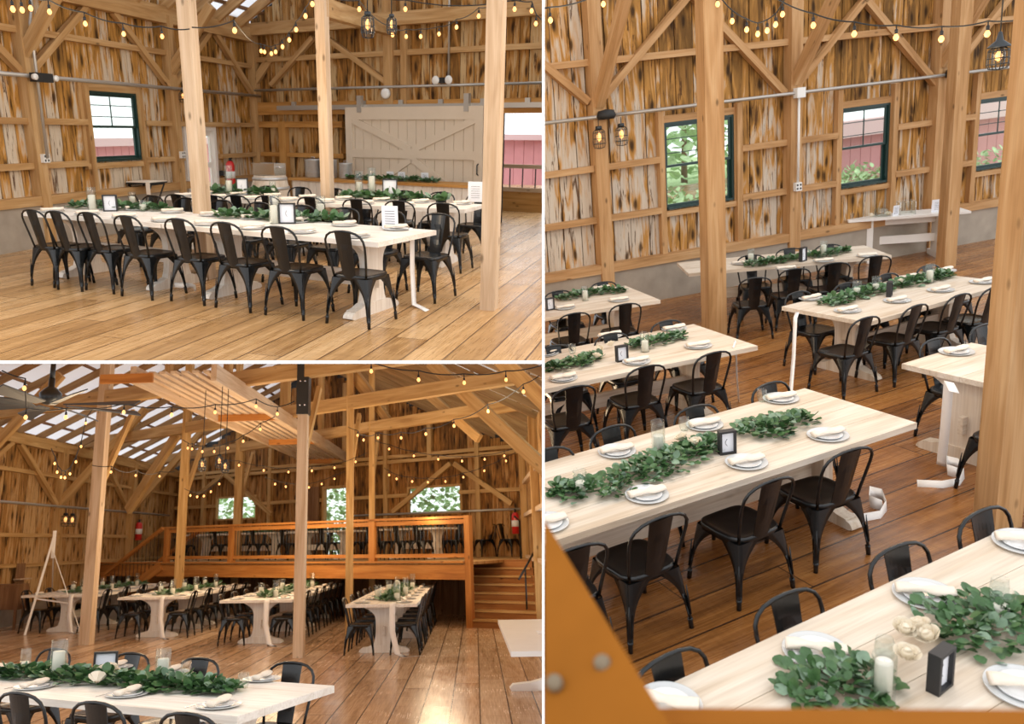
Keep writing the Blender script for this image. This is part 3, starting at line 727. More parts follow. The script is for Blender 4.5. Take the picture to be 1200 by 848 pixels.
    m = MB(); u, z = BW.uz(458, 110); m.lathe([(0, 0), (.1, 0), (.1, .05), (.07, .07), (0, .07)], 16); part('sensor_disc', m, 'plastic_white', BW.root, Matrix.Translation((u, .16, z)) @ Matrix.Rotation(-PI/2, 4, 'X'))
    # sliding door, cream, hung in front of the wall
    u0, z1 = BW.uz(405, 130, .3); u1 = BW.uz(567, 118, .3)[0]; z1 = (z1+BW.uz(566, 119, .3)[1])/2; z0 = .15
    e = empty('door_2', BW.T, None, None, None, 'structure')
    m = MB(); n = 15
    for i in range(n): a = u0+(u1-u0)*i/n; m.box((a+.004, .26, z0), (a+(u1-u0)/n-.004, .285, z1))
    part('door_planks', m, 'cream_paint', e)
    m = MB(); t = .16; zm = (z0+z1)/2+.1; y = (.285, .32)
    for a, b, c, d in ((u0, u0+t, z0, z1), (u1-t, u1, z0, z1), (u0+t, u1-t, z1-t*1.5, z1), (u0+t, u1-t, z0, z0+t), (u0+t, u1-t, zm-t/2, zm+t/2)): m.box((a, y[0], c), (b, y[1], d))
    part('door_frame', m, 'cream_paint', e)
    um = (u0+u1)/2
    for a, b in (((u0+t, z1-t*1.5), (um, zm+t/2)), ((um, zm+t/2), (u1-t, z1-t*1.5)), ((u0+t, z0+t), (um, zm-t/2)), ((um, zm-t/2), (u1-t, z0+t))):
        m = MB(); m.bar((a[0], .300, a[1]), (b[0], .300, b[1]), .03, .13, (-(b[1]-a[1]), 0, b[0]-a[0])); part('cross_brace', m, 'cream_paint', e)
    for u in (u0+.35, u1-.35):
        m = MB(); m.box((u-.05, .24, z1-.1), (u+.05, .335, z1+.22)); part('hanger', m, 'conduit', e)
    m = MB(); zz = zm-.25; m.tube([(u1-.08, .32, zz+.1), (u1-.08, .37, zz+.08), (u1-.08, .37, zz-.08), (u1-.08, .32, zz-.1)], .012, 8); part('door_handle', m, 'steel_dark', e)
    # low white board panelling (bar front) between the posts
    A0, B0 = BW.uz(343, 211, 1.15), BW.uz(566, 214, 1.15); hb = (A0[1]+B0[1])/2; print('bar height', hb); A = BW.P(A0[0], hb, 1.15); B = BW.P(B0[0], hb, 1.15); v = (B-A); v.z = 0; ang = math.atan2(v.y, v.x); L = v.length
    e = empty('bar_counter', TR(A.x, A.y, 0, ang), 'long white board-fronted bar counter with brown top before the sliding door', 'counter')
    m = MB(); n = int(L/.2)
    for i in range(n): m.box((L*i/n+.004, -.02, .0), (L*(i+1)/n-.004, .02, hb-.05))
    m.box((0, .02, 0), (.04, .6, hb-.05)); m.box((L-.04, .02, 0), (L, .6, hb-.05)); part('counter_front', m, 'whitewash', e)
    m = MB(); m.box((-.05, -.08, hb-.05), (L+.05, .65, hb), None, 0); part('counter_top', m, 'timber_orange', e)
    def onbar(t, off=.25): return A+v*t+Vector((-v.y, v.x, 0)).normalized()*off
    garland([onbar(.28), onbar(.45), onbar(.75)], 'along the bar counter top', .2, 170, .10, hb+.001, .35, 5)
    for i, t in enumerate((.06, .15, .25)):
        P = onbar(t, .35); e = empty('metal_canister', TR(P.x, P.y, hb+.001), 'grey galvanized round canister on the bar counter, %s from the barrel' % ORD[i], 'canister', 'canisters')
        m = MB(); r = .17 if i < 2 else .13; h = .36 if i < 2 else .3; m.lathe([(0, 0), (r*.95, 0), (r, .02), (r, h-.03), (r*1.03, h-.02), (r*1.03, h), (0, h)], 24); part('body', m, 'galvanized', e)
        m = MB(); m.tube([(r*1.02*math.cos(2*PI*k/20), r*1.02*math.sin(2*PI*k/20), h*.3) for k in range(20)], .006, 5, closed=True); m.tube([(-.04, 0, h), (-.04, 0, h+.04), (.04, 0, h+.04), (.04, 0, h)], .006, 6); part('handle', m, 'galvanized', e)
    for i, t in enumerate((.50, .56, .68)):
        P = onbar(t, .33); card_stand(P, ang, 'on the bar counter, %s along its leaf runner' % ORD[i], .16, .17, hb+.001)
    # barrel with a steel tub
    P = W.at(316, 205, .92); e = empty('wine_barrel', TR(P.x, P.y), 'pale oak barrel with metal hoops standing by the gable wall', 'barrel')
    m = MB(); m.lathe([(0, 0), (.28, 0), (.33, .2), (.36, .46), (.33, .72), (.28, .92), (.26, .92), (.26, .89), (0, .89)], 28); part('staves', m, 'whitewash_tan', e)
    for z, r in ((.06, .30), (.22, .337), (.70, .336), (.86, .298)): m = MB(); m.lathe([(r-.005, z-.025), (r+.006, z-.025), (r+.006, z+.025), (r-.005, z+.025)], 28); part('hoop', m, 'galvanized', e)
    e = empty('steel_tub', TR(P.x, P.y, .925), 'rectangular shiny steel tub on top of the barrel', 'tub')
    m = MB(); m.box((-.24, -.16, 0), (.24, .16, .02)); m.box((-.24, -.16, .02), (-.23, .16, .2)); m.box((.23, -.16, .02), (.24, .16, .2)); m.box((-.23, -.16, .02), (.23, -.15, .2)); m.box((-.23, .15, .02), (.23, .16, .2)); m.box((-.26, -.18, .19), (.26, -.16, .205)); part('tub_body', m, 'silver', e)
    m = MB(); m.tube([(.24, -.06, .15), (.29, -.06, .13), (.29, .06, .13), (.24, .06, .15)], .008, 6); part('handle', m, 'silver', e)
    # fire extinguisher on the long wall
    u = LW.uz(270, 200, .28)[0]; z = LW.uz(270, 203, .28)[1]; m = MB(); m.lathe([(0, -.24), (.085, -.24), (.09, -.22), (.09, .16), (.07, .22), (.03, .25), (0, .25)], 20)
    e = empty('fire_extinguisher', LW.T @ Matrix.Translation((u, .28, z)), 'red fire extinguisher hung on the wall beside the glazed door', 'fire extinguisher')
    part('cylinder', m, 'red_enamel', e); m = MB(); m.lathe([(.091, -.10), (.093, -.10), (.093, .04), (.091, .04)], 20); part('label_band', m, 'label_white', e)
    m = MB(); m.lathe([(0, .25), (.025, .25), (.02, .3), (0, .3)], 10); m.box((-.02, -.01, .28), (.09, .01, .31)); m.tube([(.03, 0, .28), (.11, 0, .22), (.11, 0, 0)], .012, 6); part('valve_head', m, 'black_matte', e)
    m = MB(); m.box((-.05, -.26, -.05), (.05, -.08, .05)); part('wall_bracket', m, 'black_matte', e)
    # tray stand by the window
    P = W.at(172, 214, .80); sz = pw(P, 30); e = empty('tray_stand', TR(P.x, P.y, 0, .2), 'black folding tray stand with a white cloth by the window wall', 'tray stand')
    m = MB(); h = sz*.5
    for y in (-.18, .18): m.tube([(-h, y, .78), (h*.8, y, 0)], .014, 6); m.tube([(h, y, .78), (-h*.8, y, 0)], .014, 6)
    for x in (-h, h): m.tube([(x, -.18, .78), (x, .18, .78)], .014, 6)
    m.tube([(-h*.8, -.18, .01), (-h*.8, .18, .01)], .012, 6); m.tube([(h*.8, -.18, .01), (h*.8, .18, .01)], .012, 6); part('folding_frame', m, 'black_matte', e)
    m = MB(); m.box((-h*1.1, -.24, .79), (h*1.1, .24, .815)); part('tray', m, 'black_matte', e)
    m = MB(); m.box((-h*1.05, -.25, .816), (h*1.05, .25, .83)); m.box((h*.75, -.258, .62), (h*1.1, -.25, .83)); part('tray_cloth', m, 'napkin', e)
    # ---- free-standing posts
    P3 = W.at(573, 362); w3 = pw(P3, 21)*.84
    post(0, 0, w3, 6.5, 'thick pale timber post standing alone past the table ends, by the open door', 'timber_pale', P=P3)
    post_px(243, 326, 18, 6.5, 'pale timber post rising between the two long table rows', 'timber_pale')
    post_px(386, 291, 14, 6.5, 'slim pale timber post in front of the sliding door', 'timber_pale')
    # beams overhead
    T1 = W.at(243, 326); T2 = W.at(386, 291); zb_ = zpl-.02
    T1p = Vector((T1.x, T1.y, 0)); T3p = Vector((P3.x, P3.y, 0))
    # knee braces of the free posts
    for Pq, lab in ((T1, 'timber knee brace running up from the post between the tables'), (T2, 'timber knee brace running up from the slim post')):
        for s_ in ((1, 0),):
            d = Vector((1, 0, 0)); beam('knee_brace', Pq+Vector((0, 0, 4.1))+d*.05, Pq+Vector((0, 0, 5.2))+d*1.5, .11, .13, lab, 'timber', 'brace')
    P = Vector((T2.x, T2.y, 0)); zz = 3.0
    while W.pix(P+Vector((0, 0, zz)))[1] > 10: zz += .02
    u9, z9 = BW.uz(459, 34); beam('tie_beam', (P.x, P.y, zz), BW.P(u9, z9, .1), .16, .24, 'pale timber beam running from the slim post back to the gable wall', 'timber', 'beam')
    u9 = BW.uz(532, 60)[0]; z8 = BW.uz(532, 95)[1]
    m = MB(); m.tube([(u9, .2, z8), (u9, .2, z8+2.6)], .018, 6); part('conduit_pipe', m, 'conduit', BW.root)
    e = empty('flood_light', BW.T @ Matrix.Translation((u9-.05, .28, z8)), 'small twin-head flood light above the sliding door', 'light')
    m = MB(); m.box((-.1, -.05, -.05), (.1, .05, .05)); part('housing', m, 'black_matte', e)
    for s_ in (-.14, .14): m = MB(); m.lathe([(0, 0), (.05, .01), (.08, .06), (.075, .07), (0, .07)], 14); part('lamp_head', m, 'plastic_white', e, Matrix.Translation((s_, .02, 0)) @ Matrix.Rotation(-PI/2, 4, 'X'))
    # roof over the wing
    dirn = BW.u; along = LW.u; o = LW.P(0, zpl)
    def roof_pt(a, r): return LW.P(a, 0)+Vector((0, 0, zpl+.12+.5*r))+dirn*r
    e = empty('ceiling', Matrix.Identity(4), None, None, None, 'structure')
    a = LW.L+.2; n = 0
    while a > -2:
        m = MB(); m.bar(roof_pt(a, -.3), roof_pt(a, 9.0), .07, .20, (0, 0, 1)); part('rafter', m, 'timber', e); a -= .85
    for i in range(14):
        r = .35+.62*i; m = MB(); m.bar(roof_pt(-3, r)+Vector((0, 0, .14)), roof_pt(LW.L+.2, r)+Vector((0, 0, .14)), .10, .05, (0, 0, 1)); part('purlin', m, 'timber_dark', e)
    m = MB(); q = [roof_pt(-3, -.4), roof_pt(LW.L+.2, -.4), roof_pt(LW.L+.2, 9), roof_pt(-3, 9)]; q = [p+Vector((0, 0, .19)) for p in q]
    m.add(q+[p+Vector((0, 0, .02)) for p in q], MB.BF); part('roof_sheet', m, 'roof_panel', e)
    # ---- tables: front row (two) and rear row (two)
    g = 'trestle tables in the room with the sliding door'
    cx, cy, L, wd, rz = table_rect((24, 248), (444, 284), (502, 263)); u = Vector((math.cos(rz), math.sin(rz), 0)); c = Vector((cx, cy, 0)); wd = 1.02
    nrm = Vector((-u.y, u.x, 0)); near = W.at(444, 284, .76); cn = near+nrm*(wd/2)
    Ls = L*.465; R1 = []
    for k, lab in ((0, 'long white-washed trestle table in the front row, end beside the window wall'), (1, 'long white-washed trestle table in the front row, end towards the open door')):
        l = Ls if k == 0 else L-Ls; off = L-Ls-l/2 if k == 1 else L-Ls+Ls/2
        off = l/2 if k == 1 else (L-Ls)+l/2
        p = cn-u*off; table(p.x, p.y, l-.02, wd, rz, lab, g); R1.append((p, l))
    row1 = lambda t, s_: cn-u*(L*(1-t))+nrm*(wd*s_)          # t 0..1 along, s -0.5 near .. .5 far
    fr = [(36, 246), (64, 247.5), (102, 249), (146.5, 253), (207.6, 256.4), (262, 260.7), (324, 265.6), (401, 271)]
    for i, (x, y) in enumerate(fr): chair_top(x, y, rz+.02*math.sin(i*2.1), 'black metal cafe chair, %s from the window wall, near side of front table row' % ORD[i], 'chairs on the near side of the front table row')
    for i in range(8):
        P = row1((i+.55)/8.15 if i < 4 else (i+.65)/8.2, .5)+nrm*.36
        chair(P.x, P.y, rz+PI+.03*math.sin(i), 'black metal cafe chair, %s from the window wall, far side of front table row' % ORD[i], 'chairs on the far side of the front table row')
    for i in range(8):
        for s_ in (-1, 1):
            P = row1((i+.55)/8.15, s_*.33); tag = 'at seat %s from the window wall, %s side of front row' % (ORD[i], 'near' if s_ < 0 else 'far')
            solo('dinner_plate', kit('dp', plate_mesh), None, TR(P.x, P.y, .7605, rz), 'grey plate '+tag, 'plate', 'dinner plates'); solo('napkin', kit('nk', napkin_mesh), None, TR(P.x, P.y, .777, rz+1.2) , 'cream napkin '+tag, 'napkin', 'napkins on plates')
    zt_ = .76
    def g1(a, b, tag, **k): garland([W.at(x, y, zt_) for x, y in (a, ((a[0]+b[0])/2, (a[1]+b[1])/2), b)], tag, **k)
    g1((84, 243), (196, 247), 'on the front row, window end', dens=210, size=.085, width=.2, seed=11)
    g1((256, 254), (400, 260), 'on the front row, door end', dens=220, size=.095, width=.2, seed=12)
    candle_vase(W.at(109, 247, zt_), 'on the front row nearest the windows', .055, .27, .18); candle_vase(W.at(155.5, 238, zt_), 'on the front row between frame and post', .05, .14, .08)
    candle_vase(W.at(168, 247, zt_), 'on the front row, low one by the leaves', .05, .12, .07)
    candle_vase(W.at(322, 262, zt_), 'on the front row behind the seventh chair', .055, .28, .18); candle_vase(W.at(376, 256, zt_), 'on the front row before the slim post', .055, .24, .15)
    number_frame(W.at(130, 247.5, zt_), .65, 'on the front row, window end', .16, .19); number_frame(W.at(337, 262, zt_), .5, 'on the front row, door end', .17, .21)
    card_stand(W.at(457.5, 267.5, zt_), rz+.2, 'at the door end of the front row', .17, .22)
    P = W.at(481, 268, zt_+.01); Q = W.at(484, 366, 0)
    ribbon([P-u*.35, P+Vector((0, 0, .005)), P+u*.02-Vector((0, 0, .06)), P+u*.02-Vector((0, 0, .4)), Vector((P.x, P.y, .03))+u*.04, Vector((P.x, P.y, .006))+u*.12, Vector((P.x, P.y, .006))-nrm*.1+u*.25], nrm, 'pale ribbon hanging from the door end of the front table row', .085)
    P = W.at(218, 340, 0); ribbon([P+Vector((.12*math.cos(a)*(1+a*.05), .09*math.sin(a), .02+.01*a)) for a in [i*.5 for i in range(12)]], (0, 0, 1), 'pale ribbon coiled on the floor under the front table row', .05)
    # rear row
    fl = [(205.5, 228), (248, 229), (275.5, 229), (312, 229.5), (362.6, 231), (417, 233.5), (467, 235.4), (518.6, 238)]
    A2 = W.at(300, 235, zt_); B2 = W.at(545, 245.5, zt_); u2 = (B2-A2).normalized(); rz2 = math.atan2(u2.y, u2.x); n2 = Vector((-u2.y, u2.x, 0)); E2 = W.at(563, 241, zt_)
    end = A2+u2*((E2-A2).dot(u2)); st = A2+u2*((W.at(190, 230, zt_)-A2).dot(u2)); L2 = (end-st).length; wd2 = .8
    for k, lab in ((0, 'long white-washed trestle table in the rear row, end beside the window wall'), (1, 'long white-washed trestle table in the rear row, end towards the open door')):
        p = st+u2*(L2*(.25+.5*k))+n2*(wd2/2); table(p.x, p.y, L2/2-.02, wd2, rz2, lab, g)
    for i, (x, y) in enumerate(fl): chair_top(x, y, rz2+.03*math.sin(i*1.3), 'black metal cafe chair, %s from the window wall, near side of rear table row' % ORD[i], 'chairs on the near side of the rear table row')
    for i in range(8):
        P = st+u2*(L2*(i+.5)/8)+n2*(wd2+.36); chair(P.x, P.y, rz2+PI, 'black metal cafe chair, %s from the window wall, far side of rear table row' % ORD[i], 'chairs on the far side of the rear table row')
        for s_ in (.18, .82):
            P = st+u2*(L2*(i+.5)/8)+n2*(wd2*s_); solo('dinner_plate', kit('dp', plate_mesh), None, TR(P.x, P.y, .7605), 'grey plate at seat %s from the window wall, %s side of rear row' % (ORD[i], 'near' if s_ < .5 else 'far'), 'plate', 'dinner plates')
            solo('napkin', kit('nk', napkin_mesh), None, TR(P.x, P.y, .777, rz+1.2), 'cream napkin at seat %s from the window wall, %s side of rear row' % (ORD[i], 'near' if s_ < .5 else 'far'), 'napkin', 'napkins on plates')
    g1((242, 226), (325, 229), 'on the rear row, window end', dens=150, size=.12, width=.26, seed=13)
    g1((397, 231.5), (522, 236), 'on the rear row, door end', dens=150, size=.12, width=.26, seed=14)
    candle_vase(W.at(269, 228, zt_), 'on the rear row nearest the fire extinguisher', .06, .42, .2); candle_vase(W.at(320, 229, zt_), 'on the rear row beyond the front row frame', .05, .2, .1)
    candle_vase(W.at(436, 232, zt_), 'on the rear row before the sliding door', .06, .42, .3); candle_vase(W.at(421, 230, zt_), 'on the rear row, shorter one before the sliding door', .06, .36, .2)
    number_frame(W.at(284.5, 228, zt_), .6, 'on the rear row, window end', .17, .24); number_frame(W.at(457, 232.5, zt_), .5, 'on the rear row, door end', .21, .27)
    card_stand(W.at(557, 236.5, zt_), rz2+.2, 'at the door end of the rear row', .2, .27)
    # ---- light strings and lanterns
    bl = [(15, 11), (26, 12), (36, 10), (58, 14), (100, 28), (145, 40), (190, 43)]
    bulbs_on(bl, [6.5+.25*i for i in range(7)], 'crossing above the window wall', ((-20, -12, 6.0), (222, 34, 8.2)), r=.022)
    bulbs_on([(275, 36), (306, 60), (310, 61), (318, 63), (323, 61), (331, 55), (339, 47), (347, 35), (358, 19), (366, 5)], [8.5, 12, 12, 12, 12, 11.5, 11, 10.5, 10, 9.5], 'dipping into the corner beside the gable wall', ((225, 32, 8.2), (372, -8, 9.3)), r=.03)
    bulbs_on([(421, 11), (460, 41), (476, 43), (493, 43), (514.5, 40), (535, 32), (561, 19)], [9.5, 10.5, 11, 11, 11, 10.5, 10], 'before the gable wall above the sliding door', ((385, -4, 9.3), (588, 0, 9.5)), r=.028)
    bulbs_on([(475, 11), (603, 11), (623, 13), (628, 28)], [9, 9, 9, 9], 'above the open doorway', ((440, -5, 9), (645, 30, 9)), r=.026)
    for i, (x, y) in enumerate(((431, 31), (459, 30))):
        P = W.dep(x, y, 8.5); cage_lamp(P, 'black wire cage lantern hanging near the roof, %s' % ('the larger one' if i == 0 else 'the smaller one beside it'), pw(P, 8 if i == 0 else 6), pw(P, 26 if i == 0 else 20), hang=1.0)
    for i, u in enumerate((pu[1]-.02, pu[1]+.22)):
        cage_lamp(LW.P(u, cz-.14, .32), 'small cage lantern on the middle wall post, %s' % ('window side' if i == 0 else 'door side'), .07, .2)
    u = pu[0]; e = empty('emergency_light', LW.T @ Matrix.Translation((u+.05, .3, cz-.02)), 'black twin-head emergency light on the wall post beside the window', 'light')
    m = MB(); m.box((-.16, -.06, -.06), (.16, .06, .06)); part('housing', m, 'black_matte', e)
    for s_ in (-.2, .2): m = MB(); m.lathe([(0, 0), (.035, .01), (.045, .06), (.04, .07), (0, .07)], 14); part('lamp_head', m, 'plastic_white', e, Matrix.Translation((s_, .02, 0)) @ Matrix.Rotation(-PI/2, 4, 'X'))
    for x, y, d in ((90, 40, 7.5), (300, 55, 10.5), (500, 45, 10)): bulb_light(W.dep(x, y, d), 60)
    # ---- outside the doorway and the window
    e = empty('porch_railing', BW.T, 'wooden porch railing with black pickets and board skirt outside the open doorway', 'railing')
    yo = -2.2; ua = BW.uz(589, 150, yo)[0]-1; zr = BW.uz(612, 195, yo)[1]; z2 = BW.uz(612, 222, yo)[1]
    m = MB(); m.box((ua, yo-.05, zr-.04), (ua+6, yo+.05, zr+.04), None, 0); m.box((ua, yo-.05, z2-.05), (ua+6, yo+.05, z2+.04), None, 0); part('rail', m, 'timber_pale', e)
    m = MB(); m.box((ua, yo-.03, 0), (ua+6, yo+.03, z2-.05), None, 0); part('skirt_board', m, 'timber_orange', e)
    for k in range(18): m = MB(); m.box((ua+.3*k, yo-.012, z2), (ua+.3*k+.02, yo+.012, zr)); part('picket', m, 'black_matte', e)
    m = MB(); m.box((ua, -2.3, -.05), (ua+6, -.05, -.005)); solo('porch_deck', m, 'timber_pale', BW.T, kind='structure')
    yo = -14.0; zt2 = BW.uz(612, 157.5, yo)[1]; zt3 = BW.uz(612, 164, yo)[1]; ub = BW.uz(580, 180, yo)[0]-2
    e = empty('red_barn', BW.T, 'pale red outbuilding seen through the open doorway', 'building')
    m = MB(); n = 36
    for i in range(n): m.box((ub+i*.4, yo-.1, -3), (ub+i*.4+.38, yo, zt3))
    part('siding', m, 'red_siding', e); m = MB(); m.box((ub-.3, yo-.3, zt3), (ub+n*.4, yo+.4, zt2)); part('eave', m, 'pink_roof', e)
    for k in range(6): m = MB(); a = ub+1.2+k*1.4; m.box((a, yo, zt3-3.4), (a+.9, yo+.05, zt3-2.2)); part('window', m, 'card', e)
    yo = -9.0; zt2 = LW.uz(130, 171, yo)[1]; ub = LW.uz(100, 180, yo)[0]-3
    e = empty('red_barn', LW.T, 'pale red outbuilding seen through the sash window', 'building')
    m = MB()
    for i in range(30): m.box((ub+i*.4, yo-.1, -3), (ub+i*.4+.38, yo, zt2))
    part('siding', m, 'red_siding', e); m = MB(); m.box((ub-.3, yo-.3, zt2), (ub+12, yo+.4, zt2+.25)); part('eave', m, 'pink_roof', e)
timber_mat('timber_dark', (.30, .17, .08), (.22, .11, .05), (.13, .06, .02))
# ================================================================ WING 2: dining rows seen from the stair, green windows
boards_mat('boards_grey', (.60, .52, .42), (.52, .26, .065), (.09, .038, .012), (1.2, 4.0), .03)
timber_mat('timber_tan', (.60, .38, .19), (.51, .29, .125), (.33, .17, .06))
floor_mat('floor_brown', (.42, .19, .055), (.30, .12, .03), (.15, .055, .013), (.05, .018, .006), .26, .30)
def build2():
    global W
    W = Wing(2)
    floor_obj('floor_brown', -26, 4, -18, 26, -PI/2)
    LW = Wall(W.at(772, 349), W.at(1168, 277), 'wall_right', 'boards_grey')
    z1 = lambda x, y: LW.uz(x, y)[1]
    U = lambda x, y: LW.uz(x, y)[0]
    ua = U(600, 200)-.5; ub = U(1230, 150)+.5
    zc = (z1(645, 328)+z1(824, 295)+z1(1024, 264))/3
    wins = []
    for (xl, yt, xr, yb) in ((777, 139, 859, 240), (983, 124, 1040, 217), (1142, 114, 1196, 196)):
        ym = (yt+yb)/2; wins.append((U(xl, ym), U(xr, ym), z1((xl+xr)/2, yb), z1((xl+xr)/2, yt)))
    print('set2 wins', wins, 'zc', zc)
    ztop = z1(900, -60)
    LW.build(ua, ub, zc, lambda u: ztop, wins, bw=(.2, .36), seed=5)
    m = MB(); m.box((ua, -.2, 0), (ub, .14, zc-.02)); part('concrete_footing', m, 'concrete', LW.root)
    LW.box('sill_beam', ua, ub, zc-.02, zc+.12, -.02, .18, 'timber_tan', gaxis=0)
    cz = (z1(690, 125)+z1(835, 117)+z1(1100, 104))/3
    gh = (z1(660, 57)+z1(900, 52)+z1(1080, 51))/3
    LW.box('girt', ua, ub, gh-.05, gh+.05, 0, .11, 'timber_tan', gaxis=0)
    W_ = [U(700, 200), U(924, 180), U(1093, 130)]
    g3 = (z1(638, 193.5)+z1(773, 184)+z1(867, 174)+z1(978, 164)+z1(1048, 157))/5; g4 = (z1(638, 259)+z1(780, 244)+z1(867, 231)+z1(980, 217)+z1(1100, 201))/5
    edges = [ua]+[w for q in wins for w in (q[0]-.11, q[1]+.11)]+[ub]
    for z in (g3, g4):
        for i in range(0, len(edges), 2): LW.box('girt', edges[i], edges[i+1], z-.05, z+.05, 0, .11, 'timber_tan', gaxis=0)
    for (a, b, c, d) in wins:
        for x in (a-.07, b+.07): LW.box('wall_stud', x-.05, x+.05, zc+.1, cz-.04, 0, .10, 'timber_tan')
    m = MB(); m.tube([(ua, .22, cz), (ub, .22, cz)], .028, 8); part('conduit_pipe', m, 'conduit', LW.root)
    for u in W_: LW.box('wall_post', u-.11, u+.11, 0, ztop, 0, .19, 'timber_tan')
    zb = cz+.02
    for i, u in enumerate(W_):
        up = (z1(915, 20)-zb)
        for s_ in (-1, 1):
            tgt = {(0, -1): (638, 80), (0, 1): (797, 3), (1, -1): (835, 25), (1, 1): (1006, 3), (2, -1): (1011, 3), (2, 1): (1170, 7)}[(i, s_)]
            src = {(0, -1): (686, 120), (0, 1): (701, 117), (1, -1): (915, 110), (1, 1): (926, 104), (2, -1): (1092, 100), (2, 1): (1102, 94)}[(i, s_)]
            a = LW.uz(*src); b = LW.uz(*tgt); k = 1.5; b = (a[0]+(b[0]-a[0])*k, a[1]+(b[1]-a[1])*k)
            LW.bar('wall_brace', a, b, .11, .11, .03, 'timber_tan', px=False)
        m = MB(); m.bar((u+.0, .15, zb+.15), (u, 1.9, zb+2.6), .14, .16, (0, -1, 1)); part('knee_brace', m, 'timber_tan', LW.root)
    for n, (a, b, c, d) in enumerate(wins): sash_window(LW, n+2, a, b, c, d, rail=.5, grid=(2, 2), dark='window_green', casing='timber_tan')
    # conduit drop with outlet on the middle wall post
    zo = z1(927, 217); m = MB(); m.tube([(W_[1], .24, cz), (W_[1], .24, zo)], .02, 8); part('conduit_pipe', m, 'plastic_white', LW.root)
    m = MB(); m.box((W_[1]-.06, .2, zo-.08), (W_[1]+.06, .27, zo+.06)); ob = part('outlet_box', m, 'plastic_white', LW.root)
    m = MB()
    for a in (-.03, .03):
        for b in (-.04, .02): m.box((W_[1]+a-.016, .269, zo+b-.016), (W_[1]+a+.016, .273, zo+b+.016))
    part('socket_face', m, 'grille', ob)
    m = MB(); m.box((W_[1]-.08, .2, cz-.08), (W_[1]+.08, .3, cz+.08)); part('junction_box', m, 'plastic_white', LW.root)
    for i, (u, nm) in enumerate(((W_[0]-.12, 'post behind the short table'), (W_[0]+.26, 'post behind the short table'), (W_[2]+.1, 'post between the two far windows'))):
        cage_lamp(LW.P(u, cz-.32, .36), 'small wire cage wall lantern, %s on the %s' % (('first', 'second', 'single')[i], nm), .10, .30, hang=.28)
    for i, u in ((0, W_[0]+.05), (1, W_[2]+.1)):
        m = MB(); m.lathe([(0, -.05), (.12, -.05), (.15, 0), (.12, .08), (0, .1)], 16); part('lamp_hub', m, 'black_matte', LW.root, Matrix.Translation((u, .3, cz)))
    P = W.dep(1170, 68, 8.2); cage_lamp(P, 'large black roofed wire lantern hanging before the far window', pw(P, 11.5), pw(P, 26), roof=True, hang=.9)
    # free-standing posts
    post_px(837, 391, 27, 6.5, 'thick timber post standing at the corner of the middle table row', 'timber_tan', k=.78)
    post_px(1108, 312, 18, 6.5, 'timber post in front of the white serving table', 'timber_tan', k=.8)
    post_px(1168, 612, 42, 6.5, 'large timber post standing beside the table end with the hanging ribbon', 'timber_tan', k=.8)
    # ---- tables
    g = 'trestle tables in the room with green windows'; Z = .76
    def tab(far_l, far_r, near_r, lab, extend=None, wd=None, mat='whitewash_tan'):
        """far_l..far_r: far long edge; near_r: corner at the near side of that end"""
        a = W.at(*far_l, Z); b = W.at(*far_r, Z); c = W.at(*near_r, Z); u = (b-a); L = u.length; u.normalize(); n = Vector((u.y, -u.x, 0))
        w = wd or (c-b).dot(n); sh = (c-b).dot(u)*.5; b = b+u*sh; L += sh
        if extend: L = extend
        ce = b-u*(L/2)+n*(w/2); table(ce.x, ce.y, L, w, math.atan2(u.y, u.x), lab, g, mat); print(lab, round(L, 2), round(w, 2))
        return b, u, n, w, L
    TA = tab((700, 524), (959, 450), (1057, 501), 'long pale trestle table in the middle, set with plates and a leaf runner', extend=4.6)
    TB = tab((690, 403), (823.5, 377.5), (876, 407.6), 'pale trestle table in the second row, its corner pointing at the thick post', extend=4.2)
    TC = tab((670, 344), (736.5, 334), (770, 352), 'short-looking pale trestle table in the back row beside the concrete footing', extend=3.2)
    def tab2(near_l, near_r, wd, lab, mat='whitewash_tan'):
        a = W.at(*near_l, Z); b = W.at(*near_r, Z); u = (b-a); L = u.length; u.normalize(); n = Vector((-u.y, u.x, 0)); c = (a+b)/2+n*(wd/2)
        table(c.x, c.y, L, wd, math.atan2(u.y, u.x), lab, g, mat); return b, u, n, wd, L
    TD = tab2((807, 320.5), (1045, 299), .95, 'pale trestle table in the back row beyond the thick post')
    TE = tab((916, 359), (1100, 313), (1165, 337), 'pale trestle table beneath the far windows, with ribbon hanging at its end')
    TG = tab((916, 740), (1199, 609), (1300, 680), 'large pale trestle table at the very front beside the stair', extend=3.6, wd=1.0)
    TF = tab((1056.6, 426), (1162, 394), (1270, 440), 'pale trestle table half hidden by the large post', wd=1.0)
    # facing directions
    def yaw(T): return math.atan2(T[1].y, T[1].x)
    def row(T, near, far, nm):
        for i, (x, y) in enumerate(near): chair_top(x, y, yaw(T)+.05*math.sin(i*2.3+x), 'black metal cafe chair, %s on the near side of %s' % (ORD[i], nm), 'near side chairs of '+nm)
        for i, (x, y) in enumerate(far): chair_top(x, y, yaw(T)+PI+.05*math.sin(i*1.9+x), 'black metal cafe chair, %s on the far side of %s' % (ORD[i], nm), 'far side chairs of '+nm)
    row(TA, [(998, 527), (905, 563), (775, 606), (676, 641)], [(900.5, 449), (813.5, 476), (715, 500), (640, 526)], 'the long middle table')
    row(TB, [(837, 413), (758, 429), (673, 453)], [(780, 376), (715, 391), (648, 405)], 'the second row table')
    row(TC, [(733, 356), (673, 367)], [(706, 330.5), (653, 341)], 'the table by the concrete footing')
    row(TD, [(1027, 300), (979, 308), (932, 315), (885.6, 325.5)], [(970.5, 286.5), (925, 291), (880, 299)], 'the back table past the post')
